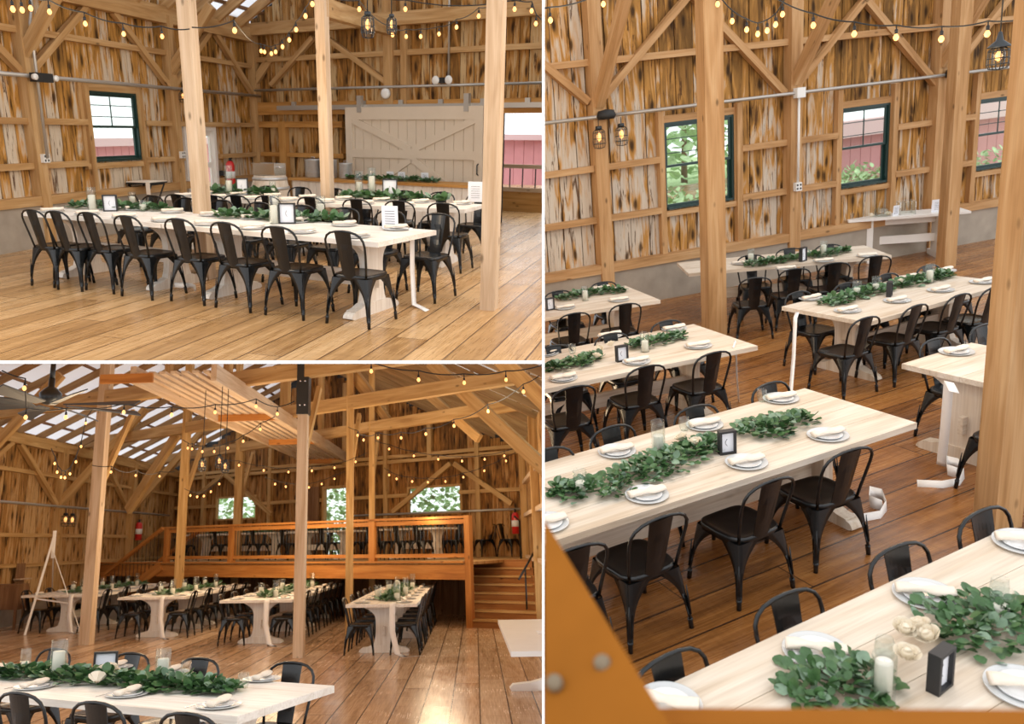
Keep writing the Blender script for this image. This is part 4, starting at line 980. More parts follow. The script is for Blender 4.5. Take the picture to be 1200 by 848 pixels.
    row(TE, [(1016, 372), (1075, 357.6), (1126, 345), (1167, 336)], [(934, 342), (990, 332), (1038.5, 321), (1086.6, 311)], 'the table under the far windows')
    row(TF, [(1238, 462)], [(1093.5, 397.5), (1150, 381)], 'the table behind the large post')
    row(TG, [], [(780, 768), (919, 696), (1050, 640), (1150, 598)], 'the stair-side front table')
    # ---- place settings
    def sets(T, pts, nm, small=False, r=.0):
        for i, (x, y) in enumerate(pts): setting(W.at(x, y, Z), yaw(T)+PI*0, '%s on %s' % (ORD[i], nm), fancy=False, small=small, nrot=yaw(T)+r+.12*math.sin(i*3.1))
    sets(TA, [(641, 614), (758, 581), (874.6, 543), (970, 511), (723, 530), (825.6, 499), (915, 468)], 'the long middle table', r=-.12)
    sets(TB, [(660, 444), (746, 424.5), (818, 406), (640, 415), (715, 394), (790, 386)], 'the second row table')
    sets(TC, [(662, 361), (725, 352), (704, 338)], 'the table by the concrete footing', True)
    sets(TD, [(868, 309), (921, 315), (1016, 300), (965, 306)], 'the back table past the post', True)
    sets(TE, [(950.7, 350.5), (993, 364.7), (1051, 353), (1102, 340.6), (1151.6, 331), (1064, 326.5), (1106, 318)], 'the table under the far windows')
    sets(TF, [(1120.5, 413)], 'the table behind the large post')
    sets(TG, [(956, 765), (1083.5, 698), (1199, 637), (1200, 808), (783, 828)], 'the stair-side front table', r=-.75)
    # ---- leaf runners, candles, frames, roses, glasses
    def gl(pts, tag, **k): garland([W.at(x, y, Z) for x, y in pts], tag, **k)
    gl([(648, 573), (690, 580), (735, 561), (790, 540), (845, 516)], 'on the long middle table, longer run', dens=520, size=.06, width=.21, seed=21, pale=.25)
    gl([(868, 512), (905, 502), (948, 490)], 'on the long middle table, short run past the frame', dens=520, size=.06, width=.2, seed=22, pale=.25)
    gl([(638, 432), (670, 430), (700, 417)], 'on the second row table, towards the stair', dens=400, size=.065, width=.17, seed=23)
    gl([(735, 407), (765, 404), (800, 394)], 'on the second row table, near its corner', dens=400, size=.065, width=.15, seed=24)
    gl([(655, 352), (690, 345), (733, 341)], 'on the table by the concrete footing', dens=340, size=.07, width=.16, seed=25)
    gl([(873, 313), (905, 308), (935, 304)], 'on the back table past the post, first run', dens=330, size=.08, width=.18, seed=26)
    gl([(948, 302), (970, 299), (990, 294)], 'on the back table past the post, second run', dens=330, size=.08, width=.18, seed=27)
    gl([(965, 358), (1005, 347), (1040, 338)], 'on the table under the far windows, free end', dens=400, size=.07, width=.18, seed=28)
    gl([(1050, 337), (1080, 329), (1110, 322)], 'on the table under the far windows, wall end', dens=400, size=.07, width=.18, seed=29)
    gl([(930, 824), (985, 808), (1030, 790)], 'on the stair-side front table, lower run', dens=600, size=.058, width=.22, seed=30, pale=.2)
    gl([(1100, 752), (1140, 738), (1199, 715)], 'on the stair-side front table, upper run', dens=620, size=.058, width=.25, seed=31, pale=.2)
    for x, y, r, h, ch, tg in ((772, 532, .048, .25, .14, 'tall, on the long middle table'), (681, 578, .045, .16, .08, 'short, on the long middle table near its runner tip'),
                               (756, 412, .045, .2, .11, 'on the second row table behind the frame'), (686, 352, .045, .19, .13, 'on the table by the concrete footing'),
                               (965, 300, .05, .22, .16, 'on the back table past the post'), (880, 307, .05, .2, .12, 'on the back row table right behind the thick post'), (1026, 343, .045, .19, .1, 'on the table under the far windows before the frame'),
                               (1004, 347, .05, .18, .09, 'under the far windows at the runner centre'), (1089, 331, .05, .22, .14, 'under the far windows behind the frame'),
                               (1034, 818, .045, .20, .17, 'on the stair-side front table'), (1173, 722, .05, .12, .05, 'low, on the front table beside the large post')):
        candle_vase(W.at(x, y, Z), tg, r, h, ch)
    for x, y, w_, h_, tg, ro in ((852, 531, .115, .17, 'on the long middle table', -.32), (729, 423, .12, .16, 'on the second row table', -.2), (645, 363, .11, .16, 'on the table by the concrete footing', -.1),
                         (941, 306, .13, .2, 'on the back table past the post', .2), (1042, 347, .10, .17, 'on the table under the far windows', .5), (1101, 806, .11, .18, 'on the stair-side front table', .15)):
        number_frame(W.at(x, y, Z), ro, tg, w_, h_)
    for i, (x, y) in enumerate(((798, 521), (815, 527))): rose(W.at(x, y, Z), 'into the runner of the long middle table, %s' % ORD[i], .042, .82)
    for i, (x, y) in enumerate(((703, 415), (716, 409), (700, 423))): rose(W.at(x, y, Z), 'into the runner of the second row table, %s' % ORD[i], .04, .82)
    for i, (x, y) in enumerate(((1059, 752), (1075, 748), (1062, 782), (1086, 760))): rose(W.at(x, y, Z), 'beside the candle on the front table, %s' % ORD[i], .045, .83)
    rose(W.at(1055, 335, Z), 'beside the frame under the far windows', .04, .82)
    for x, y, tg in ((671, 414, 'on the second row table before the runner'), (893, 470, 'beside the last plate of the long middle table'), (802, 504, 'beside the roses of the long middle table'), (1170, 700, 'on the front table beside the large post'), (1036, 772, 'behind the candle on the front table')):
        stemless_glass(W.at(x, y, Z), tg)
    # ---- serving table under the middle window
    a = W.at(1000, 257, .80); b = W.at(1128, 247, .80); v = b-a; ang = math.atan2(v.y, v.x); L = v.length; nn = Vector((-v.y, v.x, 0)).normalized()
    e = empty('serving_table', TR(a.x, a.y, 0, ang), 'white painted trestle serving table under the middle window', 'table')
    dpt = .55; m = MB(); m.box((-.1, -.1, .76), (L+.1, dpt, .80), None, 0); part('tabletop', m, 'white_paint', e)
    for x in (L*.17, L*.83):
        m = MB(); m.box((x-.05, .05, .06), (x+.05, .40, .76)); m.box((x-.06, -.08, 0), (x+.06, .55, .09)); part('pedestal', m, 'white_paint', e)
    m = MB(); m.box((L*.17, .2, .28), (L*.83, .25, .42)); m.box((L*.17, .2, .62), (L*.83, .25, .76)); part('stretcher', m, 'white_paint', e)
    def onst(t, o_): return a+v*t+nn*o_
    m = MB(); m.lathe([(0, 0), (.14, 0), (.14, .01), (.13, .02), (0, .02)], 24); m.lathe([(.0, .16), (.04, .16), (.11, .12), (.13, .02), (.125, .02), (.105, .115), (.04, .15), (0, .155)], 24); solo('cake_dome', m, 'glass', TR(onst(.28, .15).x, onst(.28, .15).y, .801), 'round clear glass cake dome on the white serving table', 'cake dome')
    e = empty('glass_box', TR(onst(.52, .2).x, onst(.52, .2).y, .801, ang), 'square clear glass card box on the white serving table', 'box')
    m = MB()
    for q in ((-.12, -.12, -.115, .12), (.115, -.12, .12, .12), (-.12, -.12, .12, -.115), (-.12, .115, .12, .12)): m.box((q[0], q[1], 0), (q[2], q[3], .22))
    part('box_glass', m, 'glass', e); m = MB(); t = .005
    for x in (-.12, .12):
        for y in (-.12, .12): m.tube([(x, y, 0), (x, y, .22)], t, 5)
    for z in (0, .22): m.tube([(-.12, -.12, z), (.12, -.12, z), (.12, .12, z), (-.12, .12, z)], t, 5, closed=True)
    part('wire_edge', m, 'silver', e)
    card_stand(onst(.40, .05), ang+.6, 'on the white serving table beside the dome', .14, .18, .801); card_stand(onst(.80, .1), ang+.2, 'on the white serving table beside the post', .24, .22, .801)
    for i, t in enumerate((.18, .34, .93)): rose(onst(t, .1), 'on the white serving table, %s along' % ORD[i], .045, .84)
    # ---- ribbons hanging from the table ends
    def hang(px, py, fx, fy, tag, curl=.25, wd=.06):
        P = W.at(px, py, Z+.006); Q = W.at(fx, fy, .01); d = (Q-P); d.z = 0; 
        if d.length > .5: d = d.normalized()*.5
        pts = [P-d.normalized()*.25 if d.length > .02 else P, P, P+Vector((0, 0, -.05))+d*.05, P+Vector((0, 0, -.4))+d*.3, P+Vector((0, 0, -.72))+d*.9, P+Vector((0, 0, -.758))+d]
        q = pts[-1]; dd = d.normalized() if d.length > .02 else Vector((1, 0, 0))
        return pts, q, dd
    def ribs(px, py, fx, fy, tag, T, wd=.07, coil=True):
        pts, q, dd = hang(px, py, fx, fy, tag); wv = T[2] if True else None
        ribbon(pts, wv, tag, wd)
    ribs(932, 372, 925, 470, 'pale ribbon hanging from the end of the table under the far windows', TE, .05)
    ribs(1112, 447, 1103, 545, 'pale ribbon hanging from the end of the table half hidden by the post', TF, .08)
    ribs(862, 399, 866, 470, 'thin pale ribbon hanging from the corner of the second row table', TB, .03)
    for (x, y), tg in (((1112, 562), 'pale ribbon curled on the floor beside the large post'), ((1020, 600), 'pale ribbon curled on the floor past the long middle table')):
        P = W.at(x, y); pts = [P+Vector((-.28, .06, .01)), P+Vector((-.16, -.06, .012)), P+Vector((-.02, -.10, .012)), P+Vector((.12, -.04, .03)), P+Vector((.20, .06, .06)), P+Vector((.14, .12, .08)), P+Vector((.06, .06, .05)), P+Vector((.1, -.02, .03))]
        ribbon(pts, (.3, .35, .8), tg, .09)
    # ---- white table end and low foot at the far side
    # ---- stair guard timber close to the camera
    e = empty('stair_guard', Matrix.Identity(4), 'orange stained stair guard timbers with round bolts, close by', 'guard rail')
    a = W.dep(596, 640, 1.5); b = W.dep(730, 905, 1.15); m = MB(); m.bar(a+(a-b)*.25, b+(b-a)*.3, .16, .14, W.R[2]); part('newel_brace', m, 'timber_guard', e)
    a = W.dep(600, 858, 1.25); b = W.dep(1260, 868, 1.25); m = MB(); m.bar(a, b, .05, .05, W.R[2]); part('hand_rail', m, 'timber_guard', e)
    for x, y in ((706, 777), (650, 800)):
        P = W.dep(x, y, 1.16); m = MB(); m.lathe([(0, -.02), (.012, -.02), (.012, .006), (.007, .010), (0, .010)], 12); part('bolt', m, 'bolt_dark', e, Matrix.Translation(P) @ (-W.ray(x, y)).to_track_quat('Z', 'Y').to_matrix().to_4x4())
    # ---- light strings
    bulbs_on([(645, 24), (707, 5)], [6.2, 6.5], 'high before the first wall post', ((600, 6, 6), (722, -10, 6.6)), r=.022)
    bulbs_on([(841, 5), (858, 25), (875, 35), (888, 40), (899, 36), (909, 29), (917, 17)], [8, 8, 8, 8, 8, 8, 8], 'looping before the thick post', ((832, -20, 8), (924, -12, 8)), r=.026)
    bulbs_on([(953, 30), (1001, 40), (1050, 44), (1103, 46), (1157, 40)], [7.5, 7.5, 7.5, 7.5, 7.5], 'crossing before the far windows', ((905, -5, 7.6), (1210, 20, 7.4)), r=.026)
    for x, y, d in ((700, 10, 6.3), (880, 30, 8), (1100, 40, 7.5)): bulb_light(W.dep(x, y, d), 55)
    # ---- outside
    for i, (wn, bld) in enumerate(((wins[0], False), (wins[1], True), (wins[2], True))):
        pass
    e = empty('red_barn', LW.T, 'pale red outbuilding seen through the two far windows', 'building')
    yo = -10.0; a = LW.uz(960, 180, yo)[0]; b = LW.uz(1260, 160, yo)[0]; zt = LW.uz(1010, 158, yo)[1]; m = MB(); n = int((b-a)/.4)
    for i in range(n): m.box((a+i*.4, yo-.1, -1), (a+i*.4+.38, yo, zt))
    part('siding', m, 'red_siding', e)
    for i in range(4):
        m = MB(); uu = LW.uz([770, 800, 835, 868][i], 150, -20-i)[0]
        for k in range(150):
            a_ = random.random()*2*PI; rr = random.random()**.5*2.2; leaf_geo(m, Vector((rr*math.cos(a_), rr*math.sin(a_), random.uniform(.3, 5.2))), Vector((random.uniform(-1, 1), random.uniform(-1, 1), random.uniform(-.5, 1))), Vector((0, 0, 1)), .6, .5)
        tr_ = empty('garden_tree', LW.T @ Matrix.Translation((uu, -20-i, -.5)), 'leafy green tree beyond the lawn outside the first window, %s along' % ORD[i], 'tree', 'trees beyond the lawn')
        part('foliage', m, 'shrub', tr_); m = MB(); m.tube([(0, 0, 0), (.1, 0, 3.5)], [.16, .08], 8); part('trunk', m, 'timber_dark', tr_)
    m = MB(); m.box((a-.3, yo-.2, zt), (b, yo+.5, zt+.5)); part('eave', m, 'pink_roof', e)
    m = MB(); m.box((-14, -60, -.6), (26, -.3, -.5)); solo('lawn', m, 'lawn', LW.T, 'bright green lawn outside the green windows', 'lawn', kind='stuff')
    rnd = random.Random(4)
    for i in range(9):
        u = LW.uz([782, 800, 822, 845, 862, 992, 1015, 1036, 1165][i], 200, -8.5)[0]
        far = (-8.5-.9*(i % 3)) if i < 5 else -8.8
        m = MB()
        for k in range(170):
            a_ = rnd.random()*2*PI; rr = rnd.random()**.5*.9; c = Vector((rr*math.cos(a_), rr*math.sin(a_), .1+rnd.random()*1.25*(1-rr*.5)))
            leaf_geo(m, c, Vector((rnd.uniform(-1, 1), rnd.uniform(-1, 1), rnd.uniform(0, 1))), Vector((0, 0, 1)), .2, .16)
        solo('garden_bush', m, 'shrub', LW.T @ Matrix.Translation((u, far, -.5)), 'small leafy green bush in the lawn outside the windows, %s along' % ORD[i], 'bush', 'bushes outside the windows')
plain('timber_guard', (.30, .105, .012), .85, 0, .1, noise=.25, nscale=5)
plain('bolt_dark', (.22, .17, .11), .5, .3)
# ================================================================ WING 3: hall with the raised deck
boards_mat('boards_brown', (.58, .37, .17), (.47, .24, .07), (.12, .05, .015), (0, 5), .0)
timber_mat('timber_hall', (.64, .42, .19), (.53, .32, .12), (.33, .165, .05))
timber_mat('timber_deck', (.60, .27, .07), (.50, .20, .045), (.34, .12, .025))
floor_mat('floor_hall', (.70, .50, .34), (.58, .38, .23), (.37, .22, .12), (.035, .015, .008), .20, .30)
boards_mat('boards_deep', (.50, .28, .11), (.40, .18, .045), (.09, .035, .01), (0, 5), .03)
def build3():
    global W
    W = Wing(3); D = W.D; X3 = Vector((0, 0, 1))
    floor_obj('floor_hall', -20, 14, -2, 40)
    HD = 1.28; R0 = W.at(548, 735)
    L0 = W.at(190, 659.2, HD); L0.z = 0; CX = (R0-L0); CX.z = 0; CX.normalize(); print('set3 cross', CX, 'L0', L0, 'R0', R0)
    A = W.at(4, 734); B = A+D*20
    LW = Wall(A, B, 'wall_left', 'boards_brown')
    zpl = (LW.uz(3, 508)[1]+LW.uz(205, 557)[1])/2; uc = LW.uz(207, 557)[0]; print('plate', zpl, 'corner', uc)
    back_y = uc
    zc = LW.uz(10, 706)[1]
    LW.build(-8, uc+.15, zc, lambda u: zpl+.2, seed=9, bw=(.22, .36))
    m = MB(); m.box((-8, -.2, 0), (uc, .10, zc-.02)); part('concrete_footing', m, 'concrete', LW.root)
    LW.box('sill_beam', -8, uc, zc-.04, zc+.08, -.02, .14, 'timber_hall', gaxis=0); LW.box('top_plate', -8, uc, zpl-.12, zpl+.12, 0, .16, 'timber_hall', gaxis=0)
    for pts in (((3, 548), (60, 558)), ((3, 625), (100, 629)), ((3, 660), (145, 658))):
        z = sum(LW.uz(*p)[1] for p in pts)/2; LW.box('girt', -8, uc, z-.045, z+.045, 0, .1, 'timber_hall', gaxis=0)
    cz = (LW.uz(3, 587)[1]+LW.uz(140, 601)[1])/2; m = MB(); m.tube([(-8, .2, cz), (uc-1, .2, cz)], .03, 8); part('conduit_pipe', m, 'conduit', LW.root)
    wp = [LW.uz(61, 640)[0], LW.uz(149, 620)[0]]; wp = [wp[0]-(wp[1]-wp[0])]+wp
    for u in wp:
        LW.box('wall_post', u-.12, u+.12, 0, zpl, 0, .18, 'timber_hall')
        for s_ in (-1, 1): LW.bar('wall_brace', (u+s_*.05, cz), (u+s_*2.0, zpl-.1), .12, .12, .02, 'timber_hall', px=False)
        m = MB(); m.bar((u, .12, cz+.1), (u, 2.2, zpl+1.0), .14, .18, (0, -1, 1)); part('knee_brace', m, 'timber_hall', LW.root)
    # posts
    PB = {n: W.at(*p) for n, p in dict(A=(101, 755), B=(207, 728), C=(275, 711), D=(350, 770), E=(409, 742), F=(436, 722)).items()}
    ZT = 4.52
    nm = dict(A='pale timber post standing in the hall beside the easel table', B='timber post in front of the deck near its side stair', C='timber post rising through the deck railing behind the other two',
              D='timber post with a black steel bracket at its head', E='timber post beside the table row that ends at the deck', F='slim timber post rising from the deck railing')
    wpx = dict(A=15, B=10, C=10.5, D=14, E=9.5, F=8)
    for k, P in PB.items():
        w = pw(P, wpx[k])*.86; post(0, 0, w, 6.6 if k not in 'D' else 4.9, nm[k], 'timber_pale' if k in 'AD' else 'timber_hall', P=P)
    # roof geometry: ridge half-way between the two post rows
    mid = (PB['A']+PB['D'])/2; mid.z = 0
    nL = LW.n; spanL = (mid-LW.A).dot(nL); slope = .50
    rw0 = W.at(630, 737); rw0 = rw0+nL*.15
    RW = Wall(rw0, rw0+D*10, 'wall_right', 'boards_brown'); off = (mid-LW.A).dot(D)
    def RP(u, r, dz=0.0): return LW.P(u, 0)+nL*r+Vector((0, 0, zpl+.18+slope*(r if r <= spanL else 2*spanL-r)+dz))
    spanR = (rw0-LW.A).dot(nL); print('span', spanL, spanR)
    e = empty('ceiling', Matrix.Identity(4), None, None, None, 'structure')
    u = uc+.3
    while u > -9:
        m = MB(); m.bar(RP(u, -.3), RP(u, spanL), .05, .16); part('rafter', m, 'timber_roof_shaded', e)
        m = MB(); m.bar(RP(u, spanL), RP(u, spanR+.3), .05, .16); part('rafter', m, 'timber_roof_shaded', e)
        u -= .95
    k = 0; r = .3
    while r < spanR:
        if abs(r-spanL) > .2: m = MB(); m.bar(RP(-9, r, .13), RP(uc+.3, r, .13), .07, .05); part('purlin', m, 'timber_dark', e)
        r += .95
    for a, b in ((-.4, spanL), (spanL, spanR+.4)):
        m = MB(); q = [RP(-9, a, .17), RP(uc+.4, a, .17), RP(uc+.4, b, .17), RP(-9, b, .17)]; m.add(q+[p+Vector((0, 0, .02)) for p in q], MB.BF); part('roof_sheet', m, 'roof_panel', e)
    m = MB(); m.bar(RP(-9, spanL, -.15), RP(uc, spanL, -.15), .06, .3); part('ridge_board', m, 'timber_hall', e)
    # right wall
    zr = zpl+.18+slope*(2*spanL-spanR); print('right eave', zr)
    ur = (RW.A-LW.A).dot(D)
    RW.build(-8-ur if False else -6, uc-ur, 0, lambda u: zr-.05, seed=12, bw=(.22, .34))
    for z in (HD+.02, 2.3, 3.1): RW.box('girt', -3, uc-ur, z-.045, z+.045, 0, .1, 'timber_pale', gaxis=0)
    for i in range(4): u = .9+i*3.9-.9; RW.box('wall_post', u-.1, u+.1, 0, zr, 0, .16, 'timber_hall')
    # back wall above the deck
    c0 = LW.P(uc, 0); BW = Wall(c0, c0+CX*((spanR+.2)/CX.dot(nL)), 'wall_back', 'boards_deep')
    sr = CX.dot(nL)
    ops = []
    for (xl, yt, xr, yb) in ((255, 583, 300, 607), (378, 569, 413, 655), (480, 571, 540, 600)):
        ym = (yt+yb)/2; z0 = BW.uz((xl+xr)/2, yb)[1]; ops.append((BW.uz(xl, ym)[0], BW.uz(xr, ym)[0], max(z0, HD), BW.uz((xl+xr)/2, yt)[1]))
    print('back ops', ops, 'L', BW.L)
    ztb = lambda u: zpl+.1+slope*(u*sr if u*sr <= spanL else 2*spanL-u*sr)
    BW.build(-.5, BW.L, 0, ztb, ops, seed=14, bw=(.2, .32))
    for z in (HD+1.75, HD+2.9, zpl-.2): 
        cuts = sorted([0, BW.L]+[v for o in ops if o[2] < z < o[3] for v in o[:2]])
        for i in range(0, len(cuts), 2): BW.box('girt', cuts[i], cuts[i+1], z-.05, z+.05, 0, .1, 'timber_hall', gaxis=0)
    zq = BW.uz(500, 601)[1]; m = MB(); m.tube([(BW.uz(420, 603)[0], .2, zq), (BW.L-.1, .2, zq)], .03, 8); part('conduit_pipe', m, 'conduit', BW.root)
    for i in range(1, 9): u = BW.L*i/9; BW.box('wall_stud', u-.07, u+.07, zpl-.2 if any(o[0]-.1 < u < o[1]+.1 for o in ops) else 0, ztb(u)-.1, 0, .12, 'timber_hall')
    for a, b in (((232, 580), (262, 556)), ((264, 556), (318, 602)), ((460, 600), (528, 543)), ((532, 543), (600, 590))): BW.bar('wall_brace', a, b, .13, .1, .08, 'timber_hall')
    for n, (a, b, c, d) in enumerate(ops):
        if n == 1:
            e = empty('door_3', BW.T, None, None, None, 'structure'); m = MB(); t = .08
            m.box((a, -.1, c), (a+t, .06, d)); m.box((b-t, -.1, c), (b, .06, d)); m.box((a+t, -.1, d-t), (b-t, .06, d)); part('door_frame', m, 'timber_hall', e)
            m = MB(); m.box((a+t, -.05, c), (b-t, -.045, d-t)); part('pane', m, 'pane', e)
            m = MB(); m.box((a-.95, .1, c), (a-.05, .16, d)); part('open_shutter', m, 'timber_dark', e)
        else:
            e = empty('window_%d' % (n+5), BW.T, None, None, None, 'structure'); m = MB(); t = .06
            m.box((a-t, -.05, c-t), (a, .05, d+t)); m.box((b, -.05, c-t), (b+t, .05, d+t)); m.box((a, -.05, d), (b, .05, d+t)); m.box((a, -.05, c-t), (b, .05, c)); part('window_frame', m, 'timber_hall', e)
            m = MB(); m.box((a, -.03, c), (b, -.025, d)); part('pane', m, 'pane', e)
    # ties and braces
    def tie(P, Q, z, nm_, ext=(4.9, 4.9), w=.16, d=.26):
        v = (Q-P).normalized(); a = P-v*ext[0]; b = Q+v*ext[1]; beam('tie_beam', (a.x, a.y, z), (b.x, b.y, z), w, d, nm_, 'timber_hall', 'beam', 'tie beams')
        return v
    for (p, q, lab) in (('A', 'D', 'near heavy timber tie beam crossing the hall through the pale post'), ('B', 'E', 'middle heavy timber tie beam crossing the hall over the tables'), ('C', 'F', 'far heavy timber tie beam crossing over the deck railing')):
        v = tie(PB[p], PB[q], ZT, lab)
        for s_, pp in ((-1, p), (1, q)):
            Pq = PB[pp]; beam('knee_brace', Pq+Vector((0, 0, ZT-1.7)) - v*.05*s_, Pq+Vector((0, 0, ZT-.1))-v*s_*1.2 if False else Pq+D*1.3+Vector((0, 0, ZT-.05)), .08, .12, 'short timber knee brace at the head of a hall post', 'timber_hall', 'brace', 'knee braces')
        # struts from the tie up to the roof and down to the side wall
    def onframe(px, py, p, q, off=0): n = (PB[q]-PB[p]).cross(Vector((0, 0, 1))).normalized(); return W.on(px, py, PB[p]+n*off, n)
    for (a, b, fr, lab) in (((586, 420), (650, 482), ('A', 'D'), 'slanting timber brace at the near frame running down towards the side wall'), ((505, 424), (642, 552), ('B', 'E'), 'long slanting timber brace crossing the middle tie beam'),
                            ((500, 460), (562, 514), ('C', 'F'), 'slanting timber brace at the far tie beam'), ((408, 430), (436, 466), ('B', 'E'), 'pale cut timber strut above the middle tie beam'), ((436, 466), (460, 500), ('C', 'F'), 'thin timber strut above the far tie beam'),
                            ((150, 598), (208, 508), ('B', 'E'), 'long slanting timber brace rising from the wall post to the middle frame')):
        a = onframe(*a, *fr, -.15); b = onframe(*b, *fr, -.15); beam('slanting_brace', a, b, .12, .24 if fr != ('C', 'F') else .2, lab, 'timber_hall', 'brace')
    # king struts
    for i, (p, q) in enumerate((('A', 'D'), ('B', 'E'), ('C', 'F'))):
        for k, t in enumerate((.35, .65)):
            P = PB[p].lerp(PB[q], t); r = (P-LW.A).dot(nL); h = zpl+.18+slope*(r if r < spanL else 2*spanL-r)
            beam('king_strut', (P.x, P.y, ZT+.1), (P.x, P.y, h), .12, .12, 'upright timber strut between tie beam and roof, %s of six' % ORD[i*2+k], 'timber_hall', 'strut')
    # black steel bracket on post D
    P = PB['D']; e = empty('steel_bracket', TR(P.x, P.y, ZT, -W.skew), 'black steel bracket wrapped round the head of the timber post', 'bracket')
    w = pw(P, 15)*.5; m = MB(); m.box((-w, -w, -.75), (w, w, .45)); part('bracket_sleeve', m, 'steel_dark', e)
    m = MB(); m.bar((0, 0, .3), (-1.5, 0, 1.5), .12, .22, (0, 0, 1)); part('bracket_arm', m, 'steel_dark', e)
    for x in (-.04, .04):
        for z in (-.6, -.2): m = MB(); m.ball((x, -w-.005, z), .018, 8, 5); part('bolt', m, 'silver', e)
    # catwalk under the ridge
    zk = ZT-.22; a1 = W.at(165, 437, zk); a2 = W.at(345, 500, zk)
    v = (a2-a1); wdc = v.dot(nL); print('catwalk', a1, wdc); e = empty('roof_catwalk', Matrix.Identity(4), 'slatted timber catwalk running lengthwise under the roof ridge', 'catwalk')
    q0 = mid+nL*((a1-mid).dot(nL)); Lw = 13.0; s0 = (a1-mid).dot(D)
    for k in range(7):
        o = q0+nL*(wdc*k/6)+D*s0+Vector((0, 0, zk)); m = MB(); m.bar(o, o+D*Lw, wdc*.095, .04); part('plank', m, 'timber_pale', e)
    for k in (-.12, wdc+.12):
        o = q0+nL*k+D*s0+Vector((0, 0, zk-.02)); m = MB(); m.bar(o, o+D*Lw, .09, .26); part('side_rail', m, 'timber_pale', e)
    for k in (0, 4, 8, 12.9):
        o = q0-nL*(.16 if k else .62)+D*(s0+k)+Vector((0, 0, zk-.08)); m = MB(); m.bar(o, o+nL*(wdc+.32 if k else wdc*.8), .06, .14); part('cross_board', m, 'timber_deck', e)
    # ---- deck
    e = empty('raised_deck', Matrix.Identity(4), 'raised timber deck with orange fascia boards across the end of the hall', 'deck')
    n = Vector((-CX.y, CX.x, 0)); n = n if n.dot(D) > 0 else -n
    inn = (LW.P(uc, 0)-L0).dot(n)
    def dk(t, o, z): v_ = L0+CX*t+n*o; return Vector((v_.x, v_.y, z))
    LD = (R0-L0).length; ext = -3.2
    # deck boards (left part whole, right part behind the stair)
    RL = (rw0-L0).dot(nL)/CX.dot(nL)
    m = MB(); q = [dk(ext, 0, HD-.06), dk(LD, 0, HD-.06), dk(LD, inn, HD-.06), dk(ext, inn, HD-.06)]; m.add(q+[p+Vector((0, 0, .06)) for p in q], MB.BF)
    q = [dk(LD, 0, HD-.06)+D*1.95, dk(RL+.2, 0, HD-.06)+D*1.95, dk(RL+.2, inn, HD-.06), dk(LD-2, inn, HD-.06)]; q[0] = dk(LD, 0, HD-.06)+D*1.95; m.add(q+[p+Vector((0, 0, .06)) for p in q], MB.BF); part('deck_boards', m, 'timber_hall', e)
    def dbar(nm_, t0, t1, z, w, d, o=0.0, mat='timber_deck', parent=None): m = MB(); m.bar(dk(t0, o, z), dk(t1, o, z), w, d); return part(nm_, m, mat, parent or e)
    dbar('fascia', ext, LD, HD-.2, .05, .30, -.03); dbar('fascia_cap', ext, LD, HD+.0, .14, .04, -.05)
    m = MB()
    k = ext
    while k < LD: v0 = dk(k, 2.3, 0); v1 = dk(min(k+.24, LD), 2.3, 0); m.add([v0, v1-CX*.01, v1-CX*.01+n*.03, v0+n*.03]+[p+Vector((0, 0, HD-.06)) for p in (v0, v1-CX*.01, v1-CX*.01+n*.03, v0+n*.03)], MB.BF, None, (random.random(), random.random(), .3)); k += .24
    part('skirt_boards', m, 'timber_dark', e)
    # railing
    rg = empty('deck_railing', Matrix.Identity(4), 'orange timber deck railing with thin black balusters above the table rows', 'railing')
    ends = [W.uz if False else None]
    tops = [W.on(x, 635, L0, n) for x in (196, 272, 437, 545)]; ts = [(p-L0).dot(CX) for p in tops]; zt_ = 2.16+.03
    dbar('top_rail', ts[0]-.05, ts[-1]+.08, zt_, .12, .05, 0, 'timber_deck', rg); dbar('bottom_rail', ts[0], ts[-1], HD+.13, .07, .08, 0, 'timber_deck', rg); dbar('sub_rail', ts[0], ts[-1], zt_-.09, .05, .09, 0, 'timber_deck', rg)
    for t in ts[1:3]: m = MB(); m.bar(dk(t-.0, 0, HD), dk(t, 0, zt_), .16, .12, n); part('railing_post', m, 'timber_deck', rg)
    m = MB(); m.bar(dk(ts[-1]+.08, 0, 0), dk(ts[-1]+.08, 0, zt_+.03), .13, .13, n); part('newel_post', m, 'timber_deck', rg)
    m = MB(); m.bar(dk(ts[0], 0, HD), dk(ts[0], 0, zt_), .13, .13, n); part('newel_post', m, 'timber_deck', rg)
    nb = 96
    for i in range(nb):
        t = ts[0]+(ts[-1]-ts[0])*(i+.5)/nb; m = MB(); p = dk(t, 0, HD+.15); m.tube([p, p+Vector((0, 0, .74))], .007, 5); part('baluster', m, 'steel_dark', rg)
    # front stair beside the deck
    S = empty('front_stair', Matrix.Identity(4), 'wide orange timber steps going up to the deck beside the wall', 'stair')
    t0 = LD+.14; tw = (W.on(618, 700, R0, n)-L0).dot(CX)
    def sp(t, o, z): return dk(t, 0, z)+D*o
    for i in range(8):
        zz = HD*(i)/8; m = MB(); a = sp(t0, .02+.27*i, zz); b = sp(RL-.1, .02+.27*i, zz)
        m.bar(a+Vector((0, 0, HD/16)), b+Vector((0, 0, HD/16)), .025, HD/8); part('riser', m, 'timber_step', S)
        if i < 7:
            m = MB(); a = sp(t0, .15+.27*i, zz+HD/8-.018); b = sp(RL-.1, .15+.27*i, zz+HD/8-.018); m.bar(a, b, .31, .035); part('tread', m, 'timber_hall', S)
    m = MB(); m.bar(sp(t0, .02, .06), sp(t0, 2.1, .06), .05, .12); part('stringer', m, 'timber_deck', S)
    hr = empty('stair_handrail', Matrix.Identity(4), 'thin black steel handrail leaning up the wide front steps', 'handrail')
